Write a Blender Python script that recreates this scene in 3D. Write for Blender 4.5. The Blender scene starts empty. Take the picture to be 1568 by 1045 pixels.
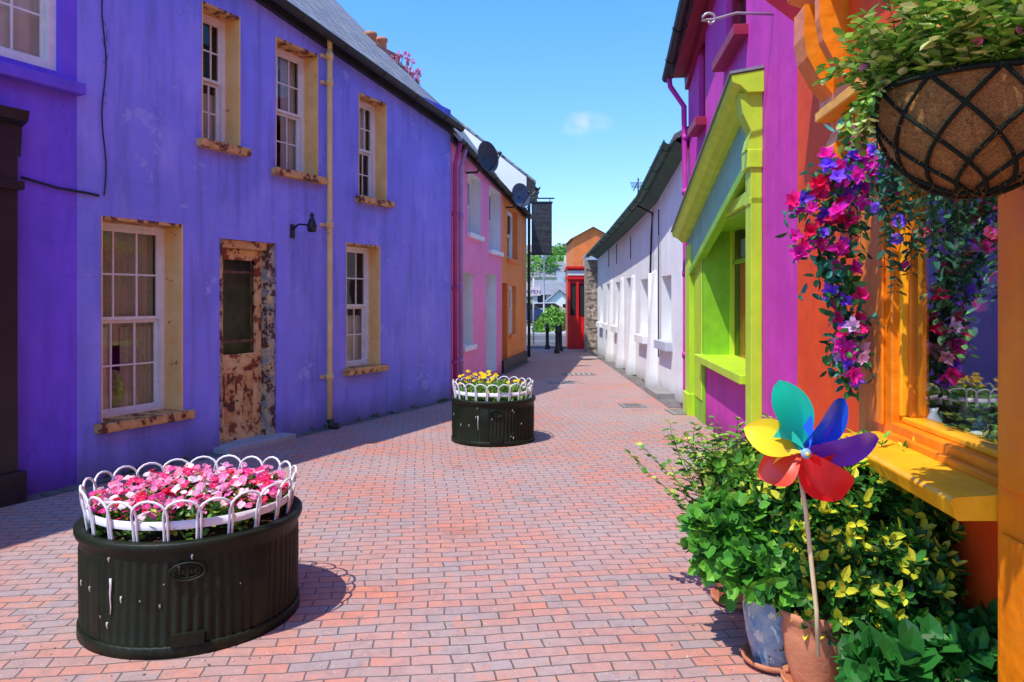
import bpy, math, random
from mathutils import Vector, Matrix
R=random.Random(11)
V=Vector
F=1150.;HZ=460.;CX=784.;H=1.6
scene=bpy.context.scene
# ------------------------------------------------------------ materials
class G:
    def __init__(s,name):
        s.m=bpy.data.materials.new(name); s.m.use_nodes=True; s.nt=s.m.node_tree
        s.b=s.nt.nodes['Principled BSDF']; s.out=s.nt.nodes['Material Output']
        s.geo=s.nt.nodes.new('ShaderNodeNewGeometry'); s.pos=s.geo.outputs['Position']
    def n(s,t,**k):
        n=s.nt.nodes.new(t)
        for a,b in k.items(): setattr(n,a,b)
        return n
    def put(s,sock,v):
        if isinstance(v,bpy.types.NodeSocket): s.nt.links.new(v,sock)
        else:
            if isinstance(v,tuple) and len(v)==3 and sock.type=='RGBA': v=(*v,1)
            sock.default_value=v
    def vmul(s,vec,sc):
        n=s.n('ShaderNodeVectorMath',operation='MULTIPLY'); s.put(n.inputs[0],vec); n.inputs[1].default_value=sc; return n.outputs[0]
    def noise(s,scale,detail=3,vec=None,rough=.6,dist=0):
        n=s.n('ShaderNodeTexNoise'); s.put(n.inputs['Vector'],vec or s.pos); n.inputs['Scale'].default_value=scale
        n.inputs['Detail'].default_value=min(detail,4); n.inputs['Roughness'].default_value=rough; n.inputs['Distortion'].default_value=dist
        return n.outputs[0]
    def mr(s,v,a,b,c=0.,d=1.):
        n=s.n('ShaderNodeMapRange'); s.put(n.inputs[0],v)
        for i,x in enumerate((a,b,c,d)): n.inputs[i+1].default_value=x
        return n.outputs[0]
    def math(s,op,a,b=0.):
        n=s.n('ShaderNodeMath',operation=op); s.put(n.inputs[0],a); s.put(n.inputs[1],b); return n.outputs[0]
    def mix(s,f,a,b,blend='MIX'):
        n=s.n('ShaderNodeMix',data_type='RGBA',blend_type=blend); s.put(n.inputs[0],f); s.put(n.inputs[6],a); s.put(n.inputs[7],b); return n.outputs[2]
    def bump(s,h,strength=.3,dist=.01,prev=None):
        n=s.n('ShaderNodeBump'); n.inputs['Strength'].default_value=strength; n.inputs['Distance'].default_value=dist
        s.put(n.inputs['Height'],h)
        if prev: s.put(n.inputs['Normal'],prev)
        return n.outputs[0]
    def sep(s):
        n=s.n('ShaderNodeSeparateXYZ'); s.put(n.inputs[0],s.pos); return n.outputs
    def along(s,u,zs=1.):
        o=s.sep(); a=s.math('ADD',s.math('MULTIPLY',o[0],u[0]),s.math('MULTIPLY',o[1],u[1]))
        c=s.n('ShaderNodeCombineXYZ'); s.put(c.inputs[0],a); s.put(c.inputs[1],s.math('MULTIPLY',o[2],zs)); return c.outputs[0]
def dk(c,f): return tuple(x*f for x in c)
def surf(name,col,col2=None,scale=2.,rough=.7,bump=.25,bscale=60.,metal=0.,streak=0,grime=None,patch=None,spec=.4,wave=0.,blocks=None,coat=0.,crack=0.):
    g=G(name); col2=col2 or dk(col,.8)
    c=g.mix(g.mr(g.noise(scale,3),.35,.65),col,col2)
    if streak:
        sn=g.noise(3.,4,g.vmul(g.pos,(2.2,2.2,.22)))
        c=g.mix(g.mr(sn,.48,.72,0,streak),c,dk(col,.45))
        sn2=g.noise(2.1,4,g.vmul(g.pos,(1.4,1.4,.6)))
        c=g.mix(g.mr(sn2,.52,.7,0,streak*.75),c,tuple(min(1,x*1.25+.06) for x in col))
    hn=None
    if patch:
        for (pc,ps,pt) in patch:
            p=g.mr(g.noise(ps,4,rough=.7),pt,pt+.03)
            c=g.mix(p,c,pc)
            hn=p
    if grime:
        gc,gh=grime
        z=g.sep()[2]
        e=g.math('ADD',z,g.math('MULTIPLY',g.noise(4.,4),gh*1.2))
        c=g.mix(g.mr(e,gh*1.9,gh*.6,0,.75),c,gc)
    nrm=None
    if crack:
        vo=g.n('ShaderNodeTexVoronoi',feature='DISTANCE_TO_EDGE'); vo.inputs['Scale'].default_value=.9
        nn=g.n('ShaderNodeTexNoise'); nn.inputs['Scale'].default_value=3.; nn.inputs['Detail'].default_value=4; g.put(nn.inputs['Vector'],g.pos)
        sc=g.n('ShaderNodeVectorMath',operation='SCALE'); g.put(sc.inputs[0],nn.outputs['Color']); sc.inputs['Scale'].default_value=.5
        ad=g.n('ShaderNodeVectorMath',operation='ADD'); g.put(ad.inputs[0],g.pos); g.put(ad.inputs[1],sc.outputs[0]); g.put(vo.inputs['Vector'],ad.outputs[0])
        ck=g.math('MULTIPLY',g.mr(vo.outputs['Distance'],.006,.001),g.mr(g.noise(.8,2),.50,.58))
        c=g.mix(g.math('MULTIPLY',ck,crack),c,dk(col,.3))
    if blocks:
        bt=g.n('ShaderNodeTexBrick'); g.put(bt.inputs['Vector'],g.along(blocks)); bt.inputs['Scale'].default_value=1
        bt.inputs['Brick Width'].default_value=.62; bt.inputs['Row Height'].default_value=.3; bt.inputs['Mortar Size'].default_value=.005
        bt.inputs['Mortar Smooth'].default_value=1.
        bm=g.math('MULTIPLY',bt.outputs['Fac'],g.mr(g.noise(.9,2),.42,.6))
        nrm=g.bump(bm,.45,-.006)
        c=g.mix(g.math('MULTIPLY',bm,.26),c,dk(col,.5))
    if wave: nrm=g.bump(g.noise(wave,2),.6,.035,nrm)
    if bump: nrm=g.bump(g.noise(bscale,3,rough=.65),bump,.01,nrm)
    if hn: nrm=g.bump(hn,.5,-.003,nrm)
    g.put(g.b.inputs['Base Color'],c)
    if nrm: g.put(g.b.inputs['Normal'],nrm)
    g.b.inputs['Roughness'].default_value=rough
    g.b.inputs['Metallic'].default_value=metal; g.b.inputs['Specular IOR Level'].default_value=spec
    g.b.inputs['Coat Weight'].default_value=coat
    return g.m
def vcolmat(name,rough=.45,trans=.3,spec=.4):
    g=G(name); a=g.n('ShaderNodeAttribute',attribute_name='Col')
    g.put(g.b.inputs['Base Color'],a.outputs['Color']); g.b.inputs['Roughness'].default_value=rough; g.b.inputs['Specular IOR Level'].default_value=spec
    if trans:
        t=g.n('ShaderNodeBsdfTranslucent'); g.put(t.inputs[0],a.outputs['Color'])
        m=g.n('ShaderNodeMixShader'); m.inputs[0].default_value=trans
        g.nt.links.new(g.b.outputs[0],m.inputs[1]); g.nt.links.new(t.outputs[0],m.inputs[2]); g.nt.links.new(m.outputs[0],g.out.inputs[0])
    return g.m
def glassmat(name,tint=(.9,.94,.94),refl=1.,base=.04):
    g=G(name); g.nt.nodes.remove(g.b)
    t=g.n('ShaderNodeBsdfTransparent'); t.inputs[0].default_value=(*tint,1)
    gl=g.n('ShaderNodeBsdfGlossy'); gl.inputs['Roughness'].default_value=.02
    g.put(gl.inputs['Normal'],g.bump(g.noise(1.6,2),.15,.02))
    fr=g.n('ShaderNodeFresnel'); fr.inputs[0].default_value=1.5
    f=g.math('MINIMUM',g.math('ADD',g.math('MULTIPLY',fr.outputs[0],refl),base),1.)
    m=g.n('ShaderNodeMixShader'); g.put(m.inputs[0],f)
    g.nt.links.new(t.outputs[0],m.inputs[1]); g.nt.links.new(gl.outputs[0],m.inputs[2]); g.nt.links.new(m.outputs[0],g.out.inputs[0])
    return g.m
def slatemat(name,u,c1,c2,lich=(.35,.3,.15)):
    g=G(name); bt=g.n('ShaderNodeTexBrick'); g.put(bt.inputs['Vector'],g.along(u,1.35)); bt.inputs['Scale'].default_value=1
    bt.inputs['Brick Width'].default_value=.26; bt.inputs['Row Height'].default_value=.2; bt.inputs['Mortar Size'].default_value=.008
    bt.inputs['Color1'].default_value=(*c1,1); bt.inputs['Color2'].default_value=(*c2,1); bt.inputs['Mortar'].default_value=(.02,.02,.02,1)
    c=g.mix(g.mr(g.noise(5,4,rough=.75),.55,.65,0,.7),bt.outputs['Color'],lich)
    g.put(g.b.inputs['Base Color'],c); g.b.inputs['Roughness'].default_value=.7
    g.put(g.b.inputs['Normal'],g.bump(bt.outputs['Fac'],.8,-.02,g.bump(g.noise(30,3),.3,.01)))
    return g.m
# ------------------------------------------------------------ geometry helpers
def empty(name,loc=(0,0,0)):
    o=bpy.data.objects.new(name,None); o.location=(0,0,0); scene.collection.objects.link(o); return o
class Part:
    def __init__(s,name,parent=None):
        s.name=name;s.parent=parent;s.v=[];s.f=[];s.mi=[];s.mats=[];s.c=[];s.sm=[];s.M=None;s.col=(1,1,1);s.smooth=False
    def m(s,mat):
        if mat not in s.mats: s.mats.append(mat)
        return s.mats.index(mat)
    def add(s,verts,faces,mat,smooth=None,col=None):
        o=len(s.v); i=s.m(mat); col=col or s.col
        for p in verts:
            p=V(p)
            if s.M: p=s.M@p
            s.v.append(p[:]); s.c.append((*col,1))
        for f in faces: s.f.append([o+k for k in f]); s.mi.append(i); s.sm.append(s.smooth if smooth is None else smooth)
    def done(s,bevel=0.):
        me=bpy.data.meshes.new(s.name); me.from_pydata(s.v,[],s.f)
        for m in s.mats: me.materials.append(m)
        me.polygons.foreach_set('material_index',s.mi); me.polygons.foreach_set('use_smooth',s.sm)
        a=me.color_attributes.new('Col','FLOAT_COLOR','POINT'); a.data.foreach_set('color',[x for c in s.c for x in c])
        me.update()
        ob=bpy.data.objects.new(s.name,me); scene.collection.objects.link(ob)
        if s.parent: ob.parent=s.parent
        if bevel:
            md=ob.modifiers.new('b','BEVEL'); md.width=bevel; md.segments=2; md.limit_method='ANGLE'
        return ob
class Fr:
    def __init__(s,o,u,flip=1):
        s.o=V((o[0],o[1],0)); s.u=V((u[0],u[1],0)).normalized(); s.n=V((s.u.y,-s.u.x,0))*flip
    def p(s,a,d,z): 
        q=s.o+s.u*a+s.n*d; return (q.x,q.y,z)
    def a(s,px,d=0.):
        k=(px-CX)/F; o=s.o+s.n*d
        return (k*o.y-o.x)/(s.u.x-k*s.u.y)
    def z(s,a,py,d=0.): return H-(py-HZ)/F*s.p(a,d,0)[1]
    def rect(s,px0,px1,pt,pb,d=0.):
        a0,a1=s.a(px0,d),s.a(px1,d)
        am=s.a((px0+px1)/2,d)
        return a0,a1,s.z(am,pb,d),s.z(am,pt,d)
def box(P,fr,a0,a1,d0,d1,z0,z1,mat,dz=0.):
    v=[fr.p(a,d,z+(dz if a==a1 else 0)) for z in (z0,z1) for a,d in ((a0,d0),(a1,d0),(a1,d1),(a0,d1))]
    P.add(v,[(0,3,2,1),(4,5,6,7),(0,1,5,4),(1,2,6,5),(2,3,7,6),(3,0,4,7)],mat,False)
def extr(P,fr,a0,a1,prof,mat,dz=0.,smooth=False,caps=True):
    n=len(prof); v=[fr.p(a0,d,z) for d,z in prof]+[fr.p(a1,d,z+dz) for d,z in prof]
    f=[(i,(i+1)%n,n+(i+1)%n,n+i) for i in range(n)]
    P.add(v,f,mat,smooth)
    if caps: P.add(v,[list(range(n))[::-1],list(range(n,2*n))],mat,False)
def quad(P,pts,mat): P.add(pts,[tuple(range(len(pts)))],mat,False)
def tube(P,pts,r,mat,seg=7,close=False,col=None,r1=None):
    pts=[V(p) for p in pts]; n=len(pts); vs=[]; up=V((0.13,.21,1)).normalized()
    for i,p in enumerate(pts):
        if close: t=(pts[(i+1)%n]-pts[i-1])
        else: t=pts[min(i+1,n-1)]-pts[max(i-1,0)]
        t.normalize(); x=t.cross(up)
        if x.length<.05: x=t.cross(V((1,0,0)))
        x.normalize(); y=t.cross(x); rr=r if r1 is None else r+(r1-r)*i/(n-1)
        for k in range(seg):
            th=2*math.pi*k/seg; vs.append(p+(x*math.cos(th)+y*math.sin(th))*rr)
    f=[]
    for i in range(n if close else n-1):
        j=(i+1)%n
        for k in range(seg): f.append((i*seg+k,i*seg+(k+1)%seg,j*seg+(k+1)%seg,j*seg+k))
    if not close: f+= [tuple(range(seg))[::-1],tuple((n-1)*seg+k for k in range(seg))]
    P.add(vs,f,mat,True,col)
def lathe(P,c,prof,mat,seg=32,rf=None,smooth=True,cap=False):
    vs=[]
    for r,z in prof:
        for k in range(seg):
            th=2*math.pi*k/seg; rr=rf(r,z,th) if rf else r
            vs.append((c[0]+rr*math.cos(th),c[1]+rr*math.sin(th),c[2]+z))
    f=[(i*seg+k,i*seg+(k+1)%seg,(i+1)*seg+(k+1)%seg,(i+1)*seg+k) for i in range(len(prof)-1) for k in range(seg)]
    if cap: f.append(tuple((len(prof)-1)*seg+k for k in range(seg)))
    P.add(vs,f,mat,smooth)
def ball(P,c,r,mat,seg=12,sc=(1,1,1),col=None):
    vs=[];n=seg//2
    for i in range(n+1):
        ph=math.pi*i/n
        for k in range(seg):
            th=2*math.pi*k/seg; vs.append((c[0]+r*sc[0]*math.sin(ph)*math.cos(th),c[1]+r*sc[1]*math.sin(ph)*math.sin(th),c[2]+r*sc[2]*math.cos(ph)))
    P.add(vs,[(i*seg+k,i*seg+(k+1)%seg,(i+1)*seg+(k+1)%seg,(i+1)*seg+k) for i in range(n) for k in range(seg)],mat,True,col)
def rv(s=1.): 
    while 1:
        v=V((R.uniform(-1,1),R.uniform(-1,1),R.uniform(-1,1)))
        if .05<v.length<1: return v.normalized()*s
def leaf(P,b,d,up,L,W,col,mat,droop=.15,crease=.12):
    d=d.normalized(); s=d.cross(up)
    if s.length<.05: s=d.cross(V((1,.3,0)))
    s.normalize(); n=s.cross(d).normalized()
    vs=[b, b+d*.32*L+s*W*.5, b+d*.72*L+s*W*.42-n*L*droop*.5, b+d*L-n*L*droop*1.3, b+d*.72*L-s*W*.42-n*L*droop*.5, b+d*.32*L-s*W*.5, b+d*.5*L-n*(L*crease+L*droop*.2)]
    P.add(vs,[(0,1,6),(1,2,6),(2,3,6),(3,4,6),(4,5,6),(5,0,6)],mat,False,col)
def vary(c,a=.25):
    k=1+R.uniform(-a,a); return (max(0,c[0]*k*(1+R.uniform(-.12,.12))),c[1]*k,max(0,c[2]*k*(1+R.uniform(-.15,.15))))
def rosette(P,b,d,n,L,W,cf,mat,spread=.9):
    d=d.normalized(); x=d.orthogonal().normalized(); y=d.cross(x); o=R.uniform(0,6)
    for k in range(n):
        th=o+k*2.4; e=spread*(.35+.65*(1-k/n)); 
        dd=d*math.cos(e*1.2)+(x*math.cos(th)+y*math.sin(th))*math.sin(e*1.2)
        q=R.uniform(.7,1.15)
        leaf(P,b-d*L*.5*(1-k/n),dd,d,L*q,W*q,cf(k/n),mat,R.uniform(.0,.25))
def flower(P,c,n,r,col,mat,petals=5,cc=(.9,.6,.05)):
    n=n.normalized(); x=n.orthogonal().normalized(); y=n.cross(x); o=R.uniform(0,6)
    for k in range(petals):
        th=o+2*math.pi*k/petals; d=x*math.cos(th)+y*math.sin(th); s=n.cross(d)
        w=r*math.pi/petals*.95; h1=R.uniform(.05,.3)
        vs=[c,c+d*r*.55+s*w+n*r*h1,c+d*r*1.0+s*w*.6+n*r*R.uniform(-.15,.4),c+d*r*1.0-s*w*.6+n*r*R.uniform(-.15,.4),c+d*r*.55-s*w+n*r*h1]
        P.add(vs,[(0,1,2,3,4)],mat,False,vary(col,.2))
    P.add([c+n*r*.12+x*r*.15,c+n*r*.12+y*r*.15,c+n*r*.12-x*r*.15,c+n*r*.12-y*r*.15],[(0,1,2,3)],mat,False,cc)
def stem(P,p,d,length,droop,L,W,cf,mat,step=.03,stemr=.002,fl=None):
    p=V(p); d=d.normalized(); pts=[p.copy()]; t=0; k=0
    while t<length:
        d=(d+V((0,0,-droop*step*10))+rv(.12)).normalized(); p=p+d*step; t+=step; pts.append(p.copy()); k+=1
        for sgn in (1,-1):
            s=d.cross(V((0,0,1)))
            if s.length<.1: s=V((1,0,0))
            s.normalize(); s=s*sgn+rv(.5)
            leaf(P,p,(d*.5+s),V((0,0,1))+rv(.4),L*R.uniform(.6,1.2),W*R.uniform(.7,1.2),cf(t/length),mat,R.uniform(0,.3))
        if fl and R.random()<fl[0]: flower(P,p+rv(.03),rv()+V((0,-.6,.4)),fl[1],R.choice(fl[2]),mat)
    tube(P,pts,stemr,mat,4,col=(.08,.12,.03),r1=stemr*.5)
def wall(P,fr,a0,a1,z0,top,holes,mat,rev=None,back=True):
    A=sorted(set([a0,a1]+[h[0] for h in holes]+[h[1] for h in holes])); 
    Z=sorted(set([z0]+[h[2] for h in holes]+[h[3] for h in holes]))
    for i in range(len(A)-1):
        for j in range(len(Z)):
            am=(A[i]+A[i+1])/2; za=Z[j]
            zb0,zb1=(Z[j+1],Z[j+1]) if j+1<len(Z) else (top(A[i]),top(A[i+1]))
            zm=za+.001
            if any(h[0]<am<h[1] and h[2]<=zm<h[3] for h in holes): continue
            quad(P,[fr.p(A[i],0,za),fr.p(A[i+1],0,za),fr.p(A[i+1],0,zb1),fr.p(A[i],0,zb0)],mat)
    for h in holes:
        b0,b1,c0,c1,dp=h[:5]; rm=rev or mat
        quad(P,[fr.p(b0,0,c0),fr.p(b0,-dp,c0),fr.p(b0,-dp,c1),fr.p(b0,0,c1)],rm)
        quad(P,[fr.p(b1,0,c0),fr.p(b1,0,c1),fr.p(b1,-dp,c1),fr.p(b1,-dp,c0)],rm)
        quad(P,[fr.p(b0,0,c1),fr.p(b0,-dp,c1),fr.p(b1,-dp,c1),fr.p(b1,0,c1)],rm)
        quad(P,[fr.p(b0,0,c0),fr.p(b1,0,c0),fr.p(b1,-dp,c0),fr.p(b0,-dp,c0)],rm)
def shell(P,fr,a0,a1,depth,top,ridge,mat,roofm,over=.2,thick=.09,rz0=None,rz1=None,rd=None,ends=True):
    rd=rd or depth/2; t0,t1=top(a0),top(a1); r0=rz0 if rz0 is not None else ridge; r1=rz1 if rz1 is not None else ridge
    if ends:
        for a,t,r in ((a0,t0,r0),(a1,t1,r1)):
            quad(P,[fr.p(a,0,0),fr.p(a,-depth,0),fr.p(a,-depth,t),fr.p(a,-rd,r),fr.p(a,0,t)],mat)
    quad(P,[fr.p(a0,-depth,0),fr.p(a1,-depth,0),fr.p(a1,-depth,t1),fr.p(a0,-depth,t0)],mat)
    sl0=(r0-t0)/rd*over; sl1=(r1-t1)/rd*over
    for dz in (0.02,thick+.02):
        quad(P,[fr.p(a0-.02,over,t0-sl0+dz),fr.p(a1+.02,over,t1-sl1+dz),fr.p(a1+.02,-rd,r1+dz),fr.p(a0-.02,-rd,r0+dz)],roofm)
        quad(P,[fr.p(a0-.02,-depth-over,t0-sl0+dz),fr.p(a1+.02,-depth-over,t1-sl1+dz),fr.p(a1+.02,-rd,r1+dz),fr.p(a0-.02,-rd,r0+dz)],roofm)
    for a,t,r,sl in ((a0-.02,t0,r0,sl0),(a1+.02,t1,r1,sl1)):
        quad(P,[fr.p(a,over,t-sl+.02),fr.p(a,over,t-sl+.02+thick),fr.p(a,-rd,r+.02+thick),fr.p(a,-rd,r+.02)],roofm)
    quad(P,[fr.p(a0-.02,over,t0-sl0+.02),fr.p(a1+.02,over,t1-sl1+.02),fr.p(a1+.02,over,t1-sl1+.02+thick),fr.p(a0-.02,over,t0-sl0+.02+thick)],roofm)
    tube(P,[fr.p(a0-.03,-rd,r0+thick+.02),fr.p(a1+.03,-rd,r1+thick+.02)],.06,roofm,8)
def gutter(P,fr,a0,a1,d,z0,z1,mat,r=.065):
    prof=[(d+r*math.cos(t),z0+r*math.sin(t)) for t in [math.pi+math.pi*i/8 for i in range(9)]]
    prof=prof+[(d+(r-.012)*math.cos(t),z0+(r-.012)*math.sin(t)) for t in [2*math.pi-math.pi*i/8 for i in range(9)]]
    extr(P,fr,a0,a1,prof,mat,dz=z1-z0,smooth=False)
    n=int((a1-a0)/.9)
    for i in range(n+1):
        a=a0+(a1-a0)*(i+.3)/(n+1); z=z0+(z1-z0)*(a-a0)/(a1-a0)
        tube(P,[fr.p(a,d+(r+.006)*math.cos(t),z+(r+.006)*math.sin(t)) for t in [math.pi+math.pi*k/6 for k in range(7)]],.011,mat,5)
def sash(parent,fr,a0,a1,z0,z1,dep,cols,rows,M,fw=.05,mw=.018,curtain='net',split=True,name='window'):
    P=Part(name+'_frame',parent); fm=M['frame']; d1=-dep; d0=-dep-.08
    box(P,fr,a0,a0+fw,d0,d1,z0,z1,fm); box(P,fr,a1-fw,a1,d0,d1,z0,z1,fm)
    box(P,fr,a0+fw,a1-fw,d0,d1-.003,z1-fw,z1,fm); box(P,fr,a0+fw,a1-fw,d0,d1-.003,z0,z0+fw*1.1,fm)
    ia0,ia1,iz0,iz1=a0+fw,a1-fw,z0+fw*1.1,z1-fw
    halves=[(iz0,(iz0+iz1)/2,d1-.05),((iz0+iz1)/2,iz1,d1-.018)] if split else [(iz0,iz1,d1-.02)]
    for (h0,h1,dd) in halves:
        sw=.032
        box(P,fr,ia0,ia0+sw,dd-.03,dd,h0,h1,fm); box(P,fr,ia1-sw,ia1,dd-.03,dd,h0,h1,fm)
        box(P,fr,ia0+sw,ia1-sw,dd-.03,dd-.002,h0,h0+sw,fm); box(P,fr,ia0+sw,ia1-sw,dd-.03,dd-.002,h1-sw,h1,fm)
        r=rows//2 if split else rows
        for i in range(1,cols):
            a=ia0+(ia1-ia0)*i/cols; box(P,fr,a-mw/2,a+mw/2,dd-.024,dd-.005,h0+sw,h1-sw,fm)
        for j in range(1,r):
            z=h0+(h1-h0)*j/r; box(P,fr,ia0+sw,ia1-sw,dd-.022,dd-.008,z-mw/2,z+mw/2,fm)
    P.done(bevel=.003)
    P=Part(name+'_glass',parent)
    for (h0,h1,dd) in halves:
        for i in range(cols):
            b0=ia0+(ia1-ia0)*i/cols; b1=ia0+(ia1-ia0)*(i+1)/cols; e=R.uniform(-.002,.002)
            quad(P,[fr.p(b0,dd-.016,h0),fr.p(b1,dd-.016+e,h0),fr.p(b1,dd-.016+e,h1),fr.p(b0,dd-.016,h1)],M['glass'])
    P.done()
    P=Part(name+'_curtain',parent)
    def cur(b0,b1,c0,c1,amp,mat,dd):
        n=40; vs=[]
        for i in range(n+1):
            a=b0+(b1-b0)*i/n; w=amp*math.sin(i*1.1+math.sin(i*.5)*1.3)
            vs+= [fr.p(a,dd+w,c0),fr.p(a,dd+w*.7,c1)]
        P.add(vs,[(2*i,2*i+2,2*i+3,2*i+1) for i in range(n)],mat,True)
    dd=-dep-.125; w=ia1-ia0; hh=iz1-iz0; N=M['net']
    if curtain=='net': cur(ia0,ia1,iz0,iz1,.016,N,dd)
    elif curtain=='half':
        cur(ia0,ia1,iz0,iz0+hh*.42,.018,N,dd); cur(ia0,ia0+w*.4,iz0+hh*.42,iz1,.018,N,dd)
    elif curtain=='sides':
        cur(ia0,ia0+w*.36,iz0,iz1,.018,N,dd); cur(ia1-w*.4,ia1,iz0,iz1,.018,N,dd)
    elif curtain=='green':
        cur(ia0,ia1,iz0+hh*.36,iz1,.012,M['dim'],dd); cur(ia0,ia0+w*.34,iz0,iz0+hh*.46,.018,N,dd+.02); cur(ia1-w*.5,ia1,iz0,iz0+hh*.46,.018,M['dim'],dd+.02)
        ball(P,fr.p(ia0+w*.46,dd-.02,iz0+.2),.16,M['leafy'],12,(.6,.4,1.2))
    elif curtain=='blind': cur(ia0,ia1,iz0+hh*.5,iz1,.002,N,dd); cur(ia0,ia0+w*.3,iz0,iz0+hh*.5,.018,N,dd-.02)
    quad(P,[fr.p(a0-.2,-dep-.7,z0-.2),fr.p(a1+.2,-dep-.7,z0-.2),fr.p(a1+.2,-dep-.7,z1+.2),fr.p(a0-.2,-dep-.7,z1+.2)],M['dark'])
    P.done()
# ------------------------------------------------------------ material library
uL=(.443,.896)
m_blue=surf('lilac_blue_render',(.30,.27,.92),(.22,.235,.82),.9,.75,.35,70,streak=.55,grime=((.12,.11,.17),.26),blocks=uL,wave=2.2,patch=[((.34,.35,.86),1.6,.62)],crack=.35)
m_violet=surf('violet_render',(.20,.095,.82),(.15,.08,.70),1.3,.7,.3,70,streak=.4,grime=((.06,.04,.2),.25),blocks=uL,wave=2,crack=.3)
m_cream=surf('cream_peeling_paint',(.86,.60,.24),(.78,.50,.18),6,.6,.3,50,patch=[((.4,.18,.07),9,.67)])
m_creamw=surf('reveal_paint',(.90,.60,.24),(.82,.48,.16),4,.65,.3,50,patch=[((.42,.15,.05),7,.645)])
m_creamrust=surf('sill_peeling_rust',(.74,.42,.15),(.5,.22,.07),9,.7,.6,40,patch=[((.13,.045,.02),9,.54)])
m_doorpaint=surf('peeling_door',(.82,.55,.24),(.6,.34,.12),6,.65,.6,40,patch=[((.26,.06,.025),6,.53),((.05,.02,.01),11,.6)])
m_doorside=surf('door_post',(.70,.48,.2),(.14,.24,.28),9,.7,.7,40,patch=[((.11,.04,.02),10,.52)])
m_white=surf('white_gloss_paint',(.84,.84,.82),(.74,.74,.70),8,.4,.1,60,patch=[((.45,.4,.33),14,.70)])
m_whitewall=surf('white_render',(.88,.88,.86),(.81,.81,.80),1.5,.8,.3,60,streak=.14,grime=((.35,.33,.32),.2),wave=1.5,crack=.3)
m_black=surf('black_paint',(.012,.012,.014),(.02,.02,.02),5,.35,.1)
m_iron=surf('black_gutter_iron',(.015,.02,.02),(.03,.035,.03),5,.45,.2)
m_gutgreen=surf('green_gutter',(.02,.09,.06),(.04,.13,.08),5,.5,.2)
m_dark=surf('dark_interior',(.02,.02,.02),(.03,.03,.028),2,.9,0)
m_glass=glassmat('window_glass',refl=.55)
m_net=surf('net_curtain',(.82,.79,.66),(.70,.67,.52),3,.9,.1)
m_dim=surf('dim_net_curtain',(.56,.56,.38),(.44,.45,.28),40,.9,.3,120)
m_leafy=surf('house_plant',(.4,.55,.08),(.15,.3,.03),25,.8,.8,40)
m_slateL=slatemat('slate_blue_house',uL,(.32,.32,.34),(.21,.21,.23))
MW=dict(frame=m_white,glass=m_glass,net=m_net,dark=m_dark,dim=m_dim,leafy=m_leafy)
m_leaf=vcolmat('leaf',.48,.27,.4)
m_petal=vcolmat('petal',.6,.35,.2)
# ------------------------------------------------------------ frames
L=Fr((-3.66,6.7),uL)
Pk=Fr((-.99,12.1),(.175,.9846))
Rt=Fr((1.62,0),(.0896,.996),-1)
Wt=Fr((2.62,11.12),(0,1),-1)
def ter(y): return min(1,max(0,(y-58)/90))**1.2*9
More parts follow.
